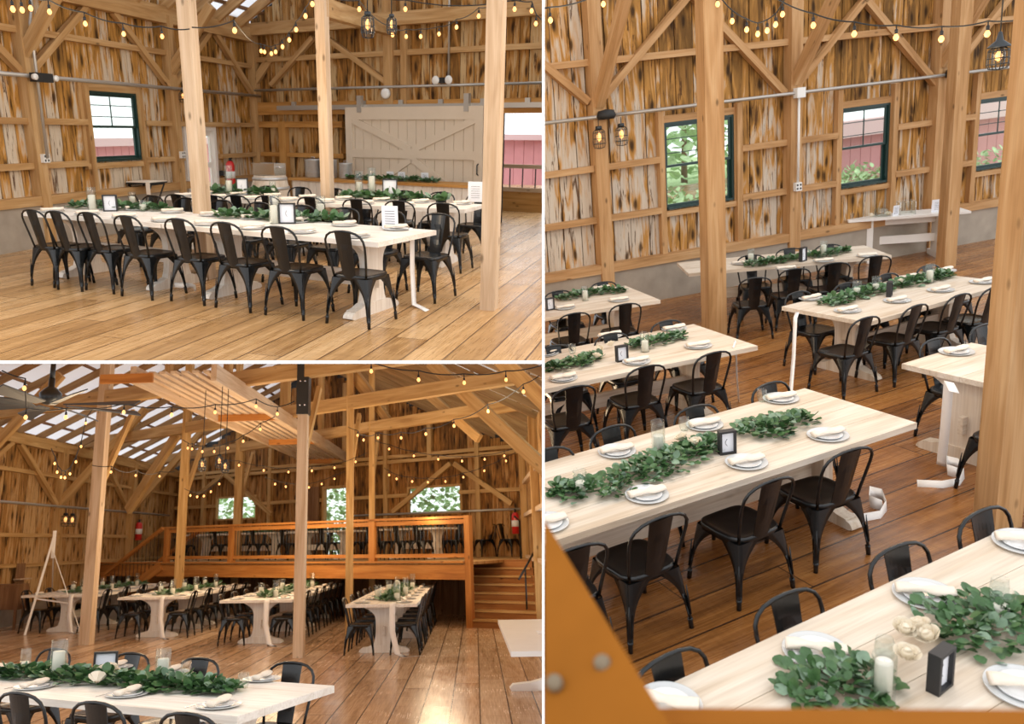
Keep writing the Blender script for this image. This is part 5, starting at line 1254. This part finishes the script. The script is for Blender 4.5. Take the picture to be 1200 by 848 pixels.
    a = dk(RL-.55, 0, .95); b = dk(RL-.75, 2.4, HD+1.0); m = MB(); m.tube([a, b, b+Vector((0, 0, -.12))], .022, 8); part('rail', m, 'steel_dark', hr)
    for t in (.15, .85): p = a.lerp(b, t); m = MB(); m.tube([p, p-Vector((0, 0, .8))], .018, 6); part('rail_post', m, 'steel_dark', hr)
    p = dk(t0+.03, 2.2, HD); m = MB(); m.tube([p+Vector((0, 0, -.3)), p+Vector((0, 0, .85)), p+Vector((0, 0, .95))-n*.25], .02, 8); solo('grab_rail', m, 'steel_dark', Matrix.Identity(4), 'short black grab rail at the top of the wide steps', 'handrail')
    # side stair at the wall
    SS = empty('side_stair', Matrix.Identity(4), 'narrow timber side stair with sloping rails climbing to the deck beside the long wall', 'stair')
    tb = ts[0]-.1
    for i in range(7):
        t = tb-.32*(7-i); zz = HD*(i+1)/8; m = MB(); m.bar(dk(t+.13, -.05, zz), dk(t+.13, 1.2, zz), .30, .04); part('tread', m, 'timber_deck', SS)
        m = MB(); m.bar(dk(t, .0, zz-.08), dk(t, 1.2, zz-.08), .03, .14); part('riser', m, 'timber_deck', SS)
    lt = tb-.32*7
    for o in (-.08, 1.25):
        m = MB(); m.bar(dk(lt-.1, o, .02), dk(tb, o, HD-.08), .05, .25); part('stringer', m, 'timber_deck', SS)
        m = MB(); m.bar(dk(lt-.15, o, .95), dk(tb, o, HD+.90), .10, .08); part('sloping_rail', m, 'timber_deck', SS)
        m = MB(); m.bar(dk(lt-.15, o, 0), dk(lt-.15, o, 1.0), .11, .11, n); part('newel_post', m, 'timber_deck', SS)
        for i in range(14): t = i/14; p = dk(lt+(tb-lt)*t, o, .15+(HD-.05)*t); m = MB(); m.tube([p, p+Vector((0, 0, .78))], .007, 5); part('baluster', m, 'steel_dark', SS)
    # ---- dining rows on the hall floor
    g = 'trestle tables in the hall below the deck'; Z = .76
    rows = [((38.7, 696), (103, 698), 'the row beside the easel', 4), ((144.8, 699), (212, 700), 'the row between pale posts', 4), ((264, 702), (337, 704), 'the bracket post row', 4), ((410, 706), (486, 710), 'the row before the steps', 8)]
    ydir = math.atan2(D.y, D.x)
    for ri, (a, b, nmr, nch) in enumerate(rows):
        A_ = W.at(*a, Z); B_ = W.at(*b, Z); md = (A_+B_)/2; wd = (B_-A_).dot(nL)*1.0
        md = md+Vector((0, 0, 0)); av = (L0-md).dot(n)/D.dot(n); print('row', ri, 'avail', av, 't', (md-L0).dot(CX), 'ts0', ts[0]); tl = 2.75 if ri > 1 else max(.9, min(2.75, (av-.25)/2)); n_s = max(2, int(tl*2/.78))
        for k in range(2):
            c = md+D*(tl/2+k*(tl+.02)); table(c.x, c.y, tl, wd, ydir, 'white-washed trestle table, %s, %s end' % (nmr, 'near' if k == 0 else 'deck'), g)
        for i in range(n_s):
            s_ = .30+i*(tl*2/n_s)
            for side, sn in ((-1, 'window-less wall side'), (1, 'step side')):
                P = md+D*s_+nL*side*(wd/2-.20)
                P = P-Vector((0, 0, P.z)); chair(P.x, P.y, math.atan2(-side*nL.y, -side*nL.x)-PI/2+.06*math.sin(i*2.7+ri), 'black metal cafe chair, %s on the %s of %s' % (ORD[i], 'step side' if side > 0 else 'wall side', nmr.replace('free-standing ', '')), 'chairs along '+nmr)
                Q = md+D*(s_)+nL*side*(wd/2-.22); tg = '%s on the %s of %s' % (ORD[i], 'step side' if side > 0 else 'wall side', nmr)
                solo('dinner_plate', kit('dp', plate_mesh), None, TR(Q.x, Q.y, Z+.0005), 'grey plate '+tg, 'plate', 'dinner plates'); solo('napkin', kit('nk', napkin_mesh), None, TR(Q.x, Q.y, Z+.017, ydir), 'cream napkin '+tg, 'napkin', 'napkins on plates')
        for k in range(3):
            s_ = tl*2*(.1+.3*k); c = md+D*s_; garland([c+Vector((0, 0, 0)), c+D*.5*tl*.42, c+D*tl*.42], 'on %s, %s run' % (nmr, ORD[k]), dens=110, size=.11, width=.22, seed=60+ri*3+k, pale=.35)
            candle_vase(c+D*.15+nL*.18, 'on %s, tall, %s leaf run' % (nmr, ORD[k]), .06, .30, .12); candle_vase(c+D*.4-nL*.16, 'on %s, short, %s leaf run' % (nmr, ORD[k]), .06, .24, .16)
        # ribbon hanging over the near end
        p0 = md+nL*(wd*.16); pts = [p0+D*.3+Vector((0, 0, .008)), p0+Vector((0, 0, .008)), p0-D*.04+Vector((0, 0, -.05)), p0-D*.06+Vector((0, 0, -.4)), p0-D*.10+nL*.08+Vector((0, 0, -.72)), p0-D*.16+nL*.2+Vector((0, 0, -.754)), p0-D*.1+nL*.45+Vector((0, 0, -.752))]
        ribbon(pts, nL, 'pale ribbon hanging over the near end of '+nmr, .09)
    # ---- tables on the deck
    for i, (xa, xb, lab) in enumerate(((216, 322, 'side stair end'), (334, 402, 'middle'), (444, 512, 'steps end'))):
        o_ = 2.2; pa = W.on(xa, 630, L0+n*o_, n); pb = W.on(xb, 630, L0+n*o_, n); ta = (pa-L0).dot(CX); tb_ = (pb-L0).dot(CX); c = dk((ta+tb_)/2, o_+.5, HD)
        tt = table(c.x, c.y, tb_-ta, 1.0, math.atan2(CX.y, CX.x), 'white-washed trestle table up on the deck behind the railing, '+lab, 'trestle tables on the deck'); tt.matrix_basis = W.M @ TR(c.x, c.y, HD+.003, math.atan2(CX.y, CX.x))
        garland([dk(ta+.5, o_+.5, 0), dk((ta+tb_)/2, o_+.5, 0), dk(tb_-.5, o_+.5, 0)], 'on the deck table, '+lab, dens=90, size=.12, width=.25, z=HD+.762, seed=80+i)
        nc = max(3, int((tb_-ta)/.7))
        for k in range(nc):
            p = dk(ta+(tb_-ta)*(k+.5)/nc, o_+1.28, 0); ch = chair(p.x, p.y, math.atan2(CX.y, CX.x)+PI, 'black metal cafe chair up on the deck, %s behind the %s table' % (ORD[k], lab), 'chairs on the deck'); ch.matrix_basis = W.M @ TR(p.x, p.y, HD+.003, math.atan2(CX.y, CX.x)+PI)
            if i == 2 or k % 2 == 0:
                p = dk(ta+(tb_-ta)*(k+.5)/nc, o_-.25, 0); ch = chair(p.x, p.y, 0, 'black metal cafe chair on deck, %s in front of the %s table' % (ORD[k], lab), 'chairs on the deck'); ch.matrix_basis = W.M @ TR(p.x, p.y, HD+.003, math.atan2(CX.y, CX.x))
    for i, (x, rz) in enumerate(((568, 2.4), (597, -1.9))):
        p = W.on(x, 640, L0+n*4.6, n); ch = chair(p.x, p.y, 0, 'black metal cafe chair alone on the deck above the wide steps, %s' % ('rail side' if i == 0 else 'wall side'), 'chairs above the wide steps'); ch.matrix_basis = W.M @ TR(p.x, p.y, HD+.003, rz)
    # ---- near table, set with leaf runner
    f1 = W.at(66, 760, .848); f2 = W.at(338, 781, .848); ux = (f2-f1); ux.z = 0; ux.normalize(); ny = Vector((ux.y, -ux.x, 0)); cr = W.at(392, 803, Z)
    print('near table dir', ux, (f1-cr).dot(ny)); yw = math.atan2(ux.y, ux.x)+.08; ux = Vector((math.cos(yw), math.sin(yw), 0)); ny = Vector((ux.y, -ux.x, 0)); L = 5.0; wd = 1.02; c = cr-ux*(L/2)+ny*(wd/2)
    table(c.x, c.y, L, wd, yw, 'long white-washed trestle table up front in the hall, with a thick leaf runner', g)
    for i, (x, y) in enumerate(((343, 776), (235, 771), (156, 765), (66, 760))): chair_top(x, y, yw+PI, 'black metal cafe chair, %s from the free corner, far side of the up-front hall table' % ORD[i], 'far side chairs of the up-front hall table')
    for i, (x, y) in enumerate(((219, 836), (112, 823), (22, 812))): chair_top(x, y, yw, 'black metal cafe chair, %s from the free corner, near side of the up-front hall table' % ORD[i], 'near side chairs of the up-front hall table')
    for i, (x, y) in enumerate(((256, 828), (149, 815), (40, 806), (307, 797), (200, 789), (135, 783))): setting(W.at(x, y, Z), yw+PI*0, '%s on the up-front hall table' % ORD[i], fancy=i < 3, nrot=yw+PI/2+.3)
    garland([W.at(x, y, Z) for x, y in ((-8, 792), (50, 792), (107, 797), (187, 804), (272, 812))], 'along the up-front hall table', dens=560, size=.078, width=.27, seed=90, pale=.3)
    candle_vase(W.at(67, 795, Z), 'on the up-front hall table, tall', .06, .27, .19); candle_vase(W.at(190, 798, Z), 'on the up-front hall table before the second post', .055, .22, .15); candle_vase(W.at(29, 783, Z), 'on the up-front hall table, slim one by the easel', .04, .15, .05)
    number_frame(W.at(123, 789, Z), .6, 'on the up-front hall table', .17, .16, squig=False)
    for i, (x, y) in enumerate(((113, 806), (120, 796), (131, 794))): rose(W.at(x, y, Z), 'into the runner of the up-front hall table, %s' % ORD[i], .05, .83)
    for i, (x, y) in enumerate(((218, 790), (285, 806))): stemless_glass(W.at(x, y, Z), 'on the up-front hall table, %s' % ORD[i])
    # ---- white table at the side wall
    a = W.at(583.4, 726, Z); b = W.at(598.7, 763, Z); v = (a-b); Lg = v.length; v.normalize(); nn = Vector((v.y, -v.x, 0)); nn = nn if nn.dot(nL) > 0 else -nn; wdt = .9
    e = empty('side_table', TR(b.x, b.y, 0, math.atan2(v.y, v.x)), 'white trestle side table standing against the side wall', 'table'); s_ = -1 if nn.dot(Vector((-v.y, v.x, 0))) < 0 else 1
    m = MB(); m.box((0, min(0, s_*wdt), .715), (Lg, max(0, s_*wdt), .76), None, 0); part('tabletop', m, 'white_paint', e)
    m = MB(); yy = s_*.62; m.box((.15, yy-.05, .08), (.15+.0+.12, yy+.05, .715)); m.box((Lg-.3, yy-.05, .08), (Lg-.18, yy+.05, .715)); part('pedestal', m, 'white_paint', e)
    for x in (.21, Lg-.24): m = MB(); m.prism([(s_*.12, 0), (s_*.1, .03), (s_*.14, .07), (s_*.35, .09), (s_*.62, .16), (s_*.9, .09), (s_*.9, 0)], 0, x-.06, x+.06); part('foot', m, 'white_paint', e)
    q = b+v*(Lg*.5)+nn*.45; m = MB(); m.box((-.14, -.1, .761), (.14, .1, .764)); solo('paper_sheet', m, 'card', TR(q.x, q.y, 0, 1.9), 'white paper sheet lying on the white side table', 'paper')
    # ---- easel, shelf, wood stand
    T_ = W.dep(64, 626, (W.at(60, 730)-W.C).length*.97); G = W.at(29, 744); e = empty('easel', Matrix.Identity(4), 'tall white wooden tripod easel beside the pale table row', 'easel')
    top = W.on(64, 626, G+ (W.at(90, 735)-G)*.3, (W.C-G).normalized()); b1 = G; b2 = W.at(95, 742); b3 = W.at(60, 722)
    for q, w_, tp in ((b1, .045, top), (b2, .018, top-Vector((0, 0, .35))), (b3, .025, top-Vector((0, 0, .2)))): m = MB(); m.bar(q, tp, w_, .03, (W.C-G).normalized()); part('leg', m, 'white_paint', e)
    m = MB(); m.bar(top-Vector((0, 0, .5)), top+Vector((0, 0, .08)), .07, .04, (W.C-G).normalized()); part('mast', m, 'white_paint', e)
    m = MB(); p = b1.lerp(top, .35); q = b2.lerp(top-Vector((0, 0, .35)), .35); m.bar(p, q, .04, .03); part('ledge', m, 'white_paint', e)
    u, z = LW.uz(18, 678); e = empty('candle_shelf', LW.T @ Matrix.Translation((u, .1, z)), 'small wall shelf with two levels hanging on the long wall', 'shelf')
    m = MB(); m.box((-.25, 0, -.02), (.25, .16, .01)); m.box((-.16, 0, -.42), (.16, .16, -.39)); part('shelf_board', m, 'timber_pale', e); m = MB(); m.box((-.18, -.01, -.42), (.18, .01, .35)); part('back_board', m, 'timber_dark', e)
    P = W.at(8, 737); e = empty('wooden_stand', TR(P.x, P.y, 0, .4), 'brown wooden cabinet stand on legs beside the concrete footing', 'stand')
    m = MB(); m.box((-.5, -.2, .42), (.28, .25, .95)); part('cabinet', m, 'timber_dark', e)
    for x in (-.42, .22):
        for y in (-.15, .2): m = MB(); m.bar((x, y, 0), (x, y, .42), .05, .05, (0, 1, 0)); part('leg', m, 'timber_dark', e)
    for wl, (x, y), lab in ((LW, (153, 622), 'red fire extinguisher hung on the board wall before the side stair'), (RW, (616, 612), 'red fire extinguisher hung on the side wall above the steps')):
        u, z = wl.uz(x, y); e = empty('fire_extinguisher', wl.T @ Matrix.Translation((u, .26, z)), lab, 'fire extinguisher')
        m = MB(); m.lathe([(0, -.28), (.10, -.28), (.10, .18), (.06, .26), (0, .26)], 16); part('cylinder', m, 'red_enamel', e); m = MB(); m.lathe([(0, .26), (.03, .26), (.03, .34), (0, .34)], 8); m.box((-.02, -.01, .32), (.12, .02, .35)); part('valve_head', m, 'black_matte', e)
        m = MB(); m.lathe([(.101, -.1), (.104, -.1), (.104, .06), (.101, .06)], 16); part('label_band', m, 'label_white', e)
    # ---- ceiling fan
    P = W.dep(59, 467, 8.6); e = empty('ceiling_fan', Matrix.Translation(P), 'huge dark grey ceiling fan with eight long blades', 'fan')
    m = MB(); m.lathe([(0, -.06), (.06, -.055), (.10, -.02), (.105, .05), (.06, .10), (.03, .12), (.03, .2), (0, .2)], 20); hb = part('motor_hub', m, 'steel_dark', e)
    m = MB(); m.tube([(0, 0, .2), (0, 0, 2.6)], .025, 8); part('downrod', m, 'steel_dark', e)
    for k in range(8):
        a = 2*PI*k/8+.32; m = MB(); c_, s__ = math.cos(a), math.sin(a); d_ = Vector((c_, s__, 0)); t_ = Vector((-s__, c_, 0))
        q = [d_*.16-t_*.05+Vector((0, 0, -.075)), d_*.88-t_*.07+Vector((0, 0, -.10)), d_*.88+t_*.06+Vector((0, 0, -.04)), d_*.16+t_*.05+Vector((0, 0, -.055))]
        m.add(q+[p+Vector((0, 0, .012)) for p in q], MB.BF); part('blade', m, 'fan_blade', e)
    # wall fan in the far corner
    P = W.on(593, 500, BW.A+BW.n*.5, BW.n); rr = pw(P, 9); e = empty('wall_fan', Matrix.Translation(P) @ BW.n.to_track_quat('Z', 'Y').to_matrix().to_4x4(), 'round black wall fan high in the far corner', 'fan')
    m = MB()
    for q in (1, .75, .5, .25): m.tube([(rr*q*math.cos(2*PI*k/20), rr*q*math.sin(2*PI*k/20), .08*(1-q)) for k in range(20)], .012, 5, closed=True)
    for k in range(12): a = 2*PI*k/12; m.tube([(0, 0, .1), (rr*math.cos(a), rr*math.sin(a), 0)], .008, 4)
    part('guard', m, 'steel_dark', e); m = MB()
    for k in range(3): a = 2*PI*k/3; m.box((-.02, -.02, -.03), (.02, .02, .02)); q = [Vector((0, 0, -.02)), Vector((rr*.8*math.cos(a), rr*.8*math.sin(a), -.05)), Vector((rr*.8*math.cos(a+.7), rr*.8*math.sin(a+.7), .0)), Vector((0, 0, -.01))]; m.add(q[:3]+[p-Vector((0, 0, .01)) for p in q[:3]], [(0, 1, 2), (3, 5, 4)])
    part('blades', m, 'black_matte', e); m = MB(); m.tube([(0, 0, -.05), (0, 0, -.5)], .05, 8); part('mount', m, 'black_matte', e)
    # pendant cluster
    dp = 13.0
    for i, (x, y) in enumerate(((237, 545), (257, 541), (264, 547))): P = W.dep(x, y, dp-.3*i); cage_lamp(P, 'wire cage lantern of the hanging cluster before the deck, %s from the side stair' % ORD[i], pw(P, 4.6), pw(P, 14), hang=1.2)
    for i, uu in enumerate((wp[1]-.1, wp[1]+.25)): cage_lamp(LW.P(uu, cz-.35, .34), 'small cage lantern on the hall wall post, %s' % ('near one' if i == 0 else 'deck side one'), .11, .3, hang=.3)
    # ---- strings of bulbs
    def st(pts, d0, d1, tag, e0=None, e1=None, r=.028):
        r *= .72; k = len(pts); ds = [d0+(d1-d0)*i/max(1, k-1) for i in range(k)]; a, b = pts[0], pts[-1]
        e0 = e0 or (a[0]-14, a[1]-8); e1 = e1 or (b[0]+12, b[1]-8)
        bulbs_on(pts, ds, tag, ((*e0, d0), (*e1, d1)), r=r)
    st([(28.5, 455), (30, 489), (77, 489), (145, 483), (201, 486), (252, 483), (300, 476), (325, 485)], 7.5, 9.5, 'crossing the hall under the ceiling fan', (2, 434), (345, 470), .03)
    st([(64, 543), (67, 553), (71.5, 559), (76, 559.5), (82, 555), (89, 541), (95, 523), (100.5, 496)], 11, 11, 'looping down beside the pale post', (60, 525), (108, 480), .026)
    st([(130, 553), (159, 557), (187, 558)], 12.5, 15, 'along the long wall past the pale post', (108, 545), (205, 552), .03)
    st([(220, 525), (225, 526), (237, 529), (251, 529), (267, 525), (285, 517), (305, 503)], 13, 11, 'sagging under the roof catwalk', (214, 515), (322, 488), .03)
    st([(223, 580.5), (231, 582), (239, 581), (247, 576), (257, 567)], 17, 17, 'low loop above the deck side stair', (216, 572), (262, 552), .035)
    st([(280, 545), (309, 551), (338, 553), (365.5, 551.5), (392, 548), (416.7, 541)], 16, 16, 'crossing above the deck', (264, 538), (430, 530), .034)
    st([(322.5, 567), (335, 570), (362, 571), (377, 567), (392, 561)], 18, 18, 'farther loop before the deck door', (310, 558), (404, 552), .034)
    st([(435, 435), (490.5, 445), (544, 448.5), (593, 445)], 7.0, 7.4, 'high across the roof slope', (400, 424), (640, 426), .028)
    st([(613.5, 459), (572, 482), (532, 499), (499, 508.5), (470, 513), (443, 513), (426, 515.5), (419, 510)], 9, 14, 'from side wall back to the deck posts', (632, 440), (408, 500), .034)
    st([(456, 526), (485, 534), (513.5, 538), (541.5, 540), (568, 538), (591, 534)], 14.5, 14.5, 'across the hall before the far wall', (440, 516), (602, 525), .032)
    st([(456, 556.5), (464.7, 561), (483, 564), (501.5, 565), (522, 564), (543, 559), (567.6, 551.5), (593, 540)], 16, 16, 'drooping before the wide far window', (450, 548), (604, 530), .034)
    for x, y, d in ((120, 480, 8.5), (80, 550, 11), (240, 540, 14), (322, 550, 15), (560, 440, 9.5), (520, 540, 14.5), (520, 560, 17), (300, 560, 18), (505, 580, 17), (235, 590, 17), (340, 590, 18)): bulb_light(W.dep(x, y, d), 62)
    # ---- trees outside
    rnd = random.Random(7)
    m = MB(); m.box((-30, -60, -.6), (40, -.4, -.5)); solo('lawn', m, 'lawn', BW.T, 'bright green lawn outside the far windows', 'lawn', kind='stuff')
    for i, o in enumerate(ops):
        for j in range(2):
            m = MB(); uu = BW.uz(((268, 292), (388, 402), (495, 525))[i][j], 600, -6-j)[0]; 
            for k in range(650):
                a_ = rnd.random()*2*PI; rr = rnd.random()**.5*1.7; c = Vector((rr*math.cos(a_), rr*math.sin(a_), rnd.uniform(.2, 4.4)))
                leaf_geo(m, c, Vector((rnd.uniform(-1, 1), rnd.uniform(-1, 1), rnd.uniform(-.5, 1))), Vector((0, 0, 1)), .24, .20)
            e = empty('garden_tree', BW.T @ Matrix.Translation((uu, -6-j, -.5)), 'light green leafy tree outside the far %s, %s one' % (('narrow window', 'deck door', 'wide window')[i], ORD[j]), 'tree')
            part('foliage', m, 'shrub', e); m = MB(); m.tube([(0, 0, 0), (.05, 0, 3)], [.12, .06], 8); part('trunk', m, 'timber_dark', e)
plain('fan_blade', (.05, .055, .06), .55, .0)
timber_mat('timber_roof_shaded', (.38, .24, .11), (.31, .18, .075), (.2, .105, .04))  # rafter timber darkened, the shade under the roof put into its colour
timber_mat('timber_step', (.40, .18, .055), (.32, .13, .035), (.2, .075, .02))
# ================================================================ finish: cut the wings where they meet, camera, light
def cell(k):
    """half-spaces of camera space (x right, y up, z forward) in which a wing stands: a*x+b*y+c*z <= 0"""
    L = []
    def left_of(X): return (F, 0, -(X-PX))
    def right_of(X): return (-F, 0, (X-PX))
    def above(Y): return (0, -F, -(Y-PY))        # py <= Y
    def below(Y): return (0, F, (Y-PY))          # py >= Y
    if k == 1: L = [left_of(635.3), above(422.3)]
    if k == 3: L = [left_of(635.3), below(426.0)]
    if k == 2: L = [right_of(638.3)]
    return L
def world_of(o):
    m = o.matrix_basis.copy(); p = o.parent
    while p is not None: m = p.matrix_basis @ m; p = p.parent
    return m
def finish():
    a, b, c, h, q = POSE[REF]; R = cam_axes(a, b, c); C = Vector((0, 0, h))
    cd = bpy.data.cameras.new('camera'); cam = bpy.data.objects.new('camera', cd); COL.objects.link(cam)
    m3 = Matrix((R[0], R[1], -R[2])).transposed(); cam.matrix_basis = Matrix.Translation(C) @ m3.to_4x4()
    cd.sensor_width = 36; cd.lens = F*36/1200; cd.shift_x = (600-PX)/1200; cd.shift_y = 0; cd.clip_start = .05; cd.clip_end = 500
    SC.camera = cam
    cd.dof.use_dof = True; cd.dof.focus_distance = 6.5; cd.dof.aperture_fstop = 2.4
    toC = R.to_4x4() @ Matrix.Translation(-C)
    root = {}
    for o in list(bpy.data.objects):
        p = o
        while p.parent is not None: p = p.parent
        if '_w' in p: root[o] = p['_w']
    dead = set(); ncut = 0
    FR = [(F, 0, -(1200-PX+70)), (-F, 0, -(PX+70)), (0, -F, -(848-PY+60)), (0, F, -(PY+60))]
    for o, k in root.items():
        if o.type != 'MESH': continue
        M = toC @ world_of(o); me = o.data
        bb = [M @ Vector(v) for v in o.bound_box]
        cut = []; gone = False
        top = o
        while top.parent is not None: top = top.parent
        for (A, B, Cc) in cell(k):
            d = [A*p.x+B*p.y+Cc*p.z for p in bb]
            if min(d) > 0: gone = True
            elif max(d) > 0: cut.append((A, B, Cc))
        if not gone and top.get('kind') != 'structure':
            for (A, B, Cc) in FR:
                if min(A*p.x+B*p.y+Cc*p.z for p in bb) > 0: gone = True
            if max(p.z for p in bb) < .1: gone = True
        if gone: dead.add(o); continue
        if not cut: continue
        bm = bmesh.new(); bm.from_mesh(me); Mi = M
        for (A, B, Cc) in cut:
            # plane in object space: n_obj = M^T n (row vector times linear part), passes through camera point
            n = Vector((A, B, Cc)); L = M.to_3x3(); no = L.transposed() @ n; co = M.inverted() @ Vector((0, 0, 0))
            nv = len(bm.verts)
            r = bmesh.ops.bisect_plane(bm, geom=bm.verts[:]+bm.edges[:]+bm.faces[:], dist=1e-5, plane_co=co, plane_no=no.normalized(), clear_outer=True)
            if len(bm.faces) < 4000:
                ed = [e for e in r['geom_cut'] if isinstance(e, bmesh.types.BMEdge) and e.is_boundary]
                if ed and o.name.split('.')[0] not in ('leaves', 'table_ribbon', 'rose'): bmesh.ops.holes_fill(bm, edges=ed, sides=60)
        if len(bm.faces) == 0: bm.free(); dead.add(o); continue
        if len(bm.faces) != len(me.polygons) or True:
            me2 = me.copy(); bm.to_mesh(me2); o.data = me2; ncut += 1
        bm.free()
    # drop what is cut away completely, with its children
    kids = {}
    for o in root: kids.setdefault(o.parent, []).append(o)
    def alive(o):
        ch = [c for c in kids.get(o, ()) if alive(c)]
        if o.type == 'MESH' and o not in dead: return True
        if o.type == 'MESH' and o in dead and ch:
            for c in ch: c.parent = o.parent; c.matrix_basis = o.matrix_basis @ c.matrix_basis
            kill.append(o); return True
        if o.type == 'EMPTY' and ch: return True
        kill.append(o); return False
    kill = []
    for o in list(root):
        if o.parent is None: alive(o)
    for o in set(kill): bpy.data.objects.remove(o)
    for o in bpy.data.objects:
        if '_w' in o: del o['_w']
    for me in list(bpy.data.meshes):
        if me.users == 0: bpy.data.meshes.remove(me)
    print('cut', ncut, 'objects', len(bpy.data.objects))
    for o in bpy.data.objects:
        l = o.get('label')
        if l and len(l.split()) > 16: print('LONG', len(l.split()), l)
    # light
    wd = bpy.data.worlds.new('world'); SC.world = wd; wd.use_nodes = True; bg = wd.node_tree.nodes['Background']
    bg.inputs[0].default_value = (.975, .985, 1.0, 1); bg.inputs[1].default_value = 1.6
    vs = SC.view_settings; vs.view_transform = 'Standard'; vs.look = 'None'; vs.gamma = 1; vs.exposure = 0.0; vs.use_curve_mapping = False
random.seed(5)
build1()
build2()
build3()
finish()
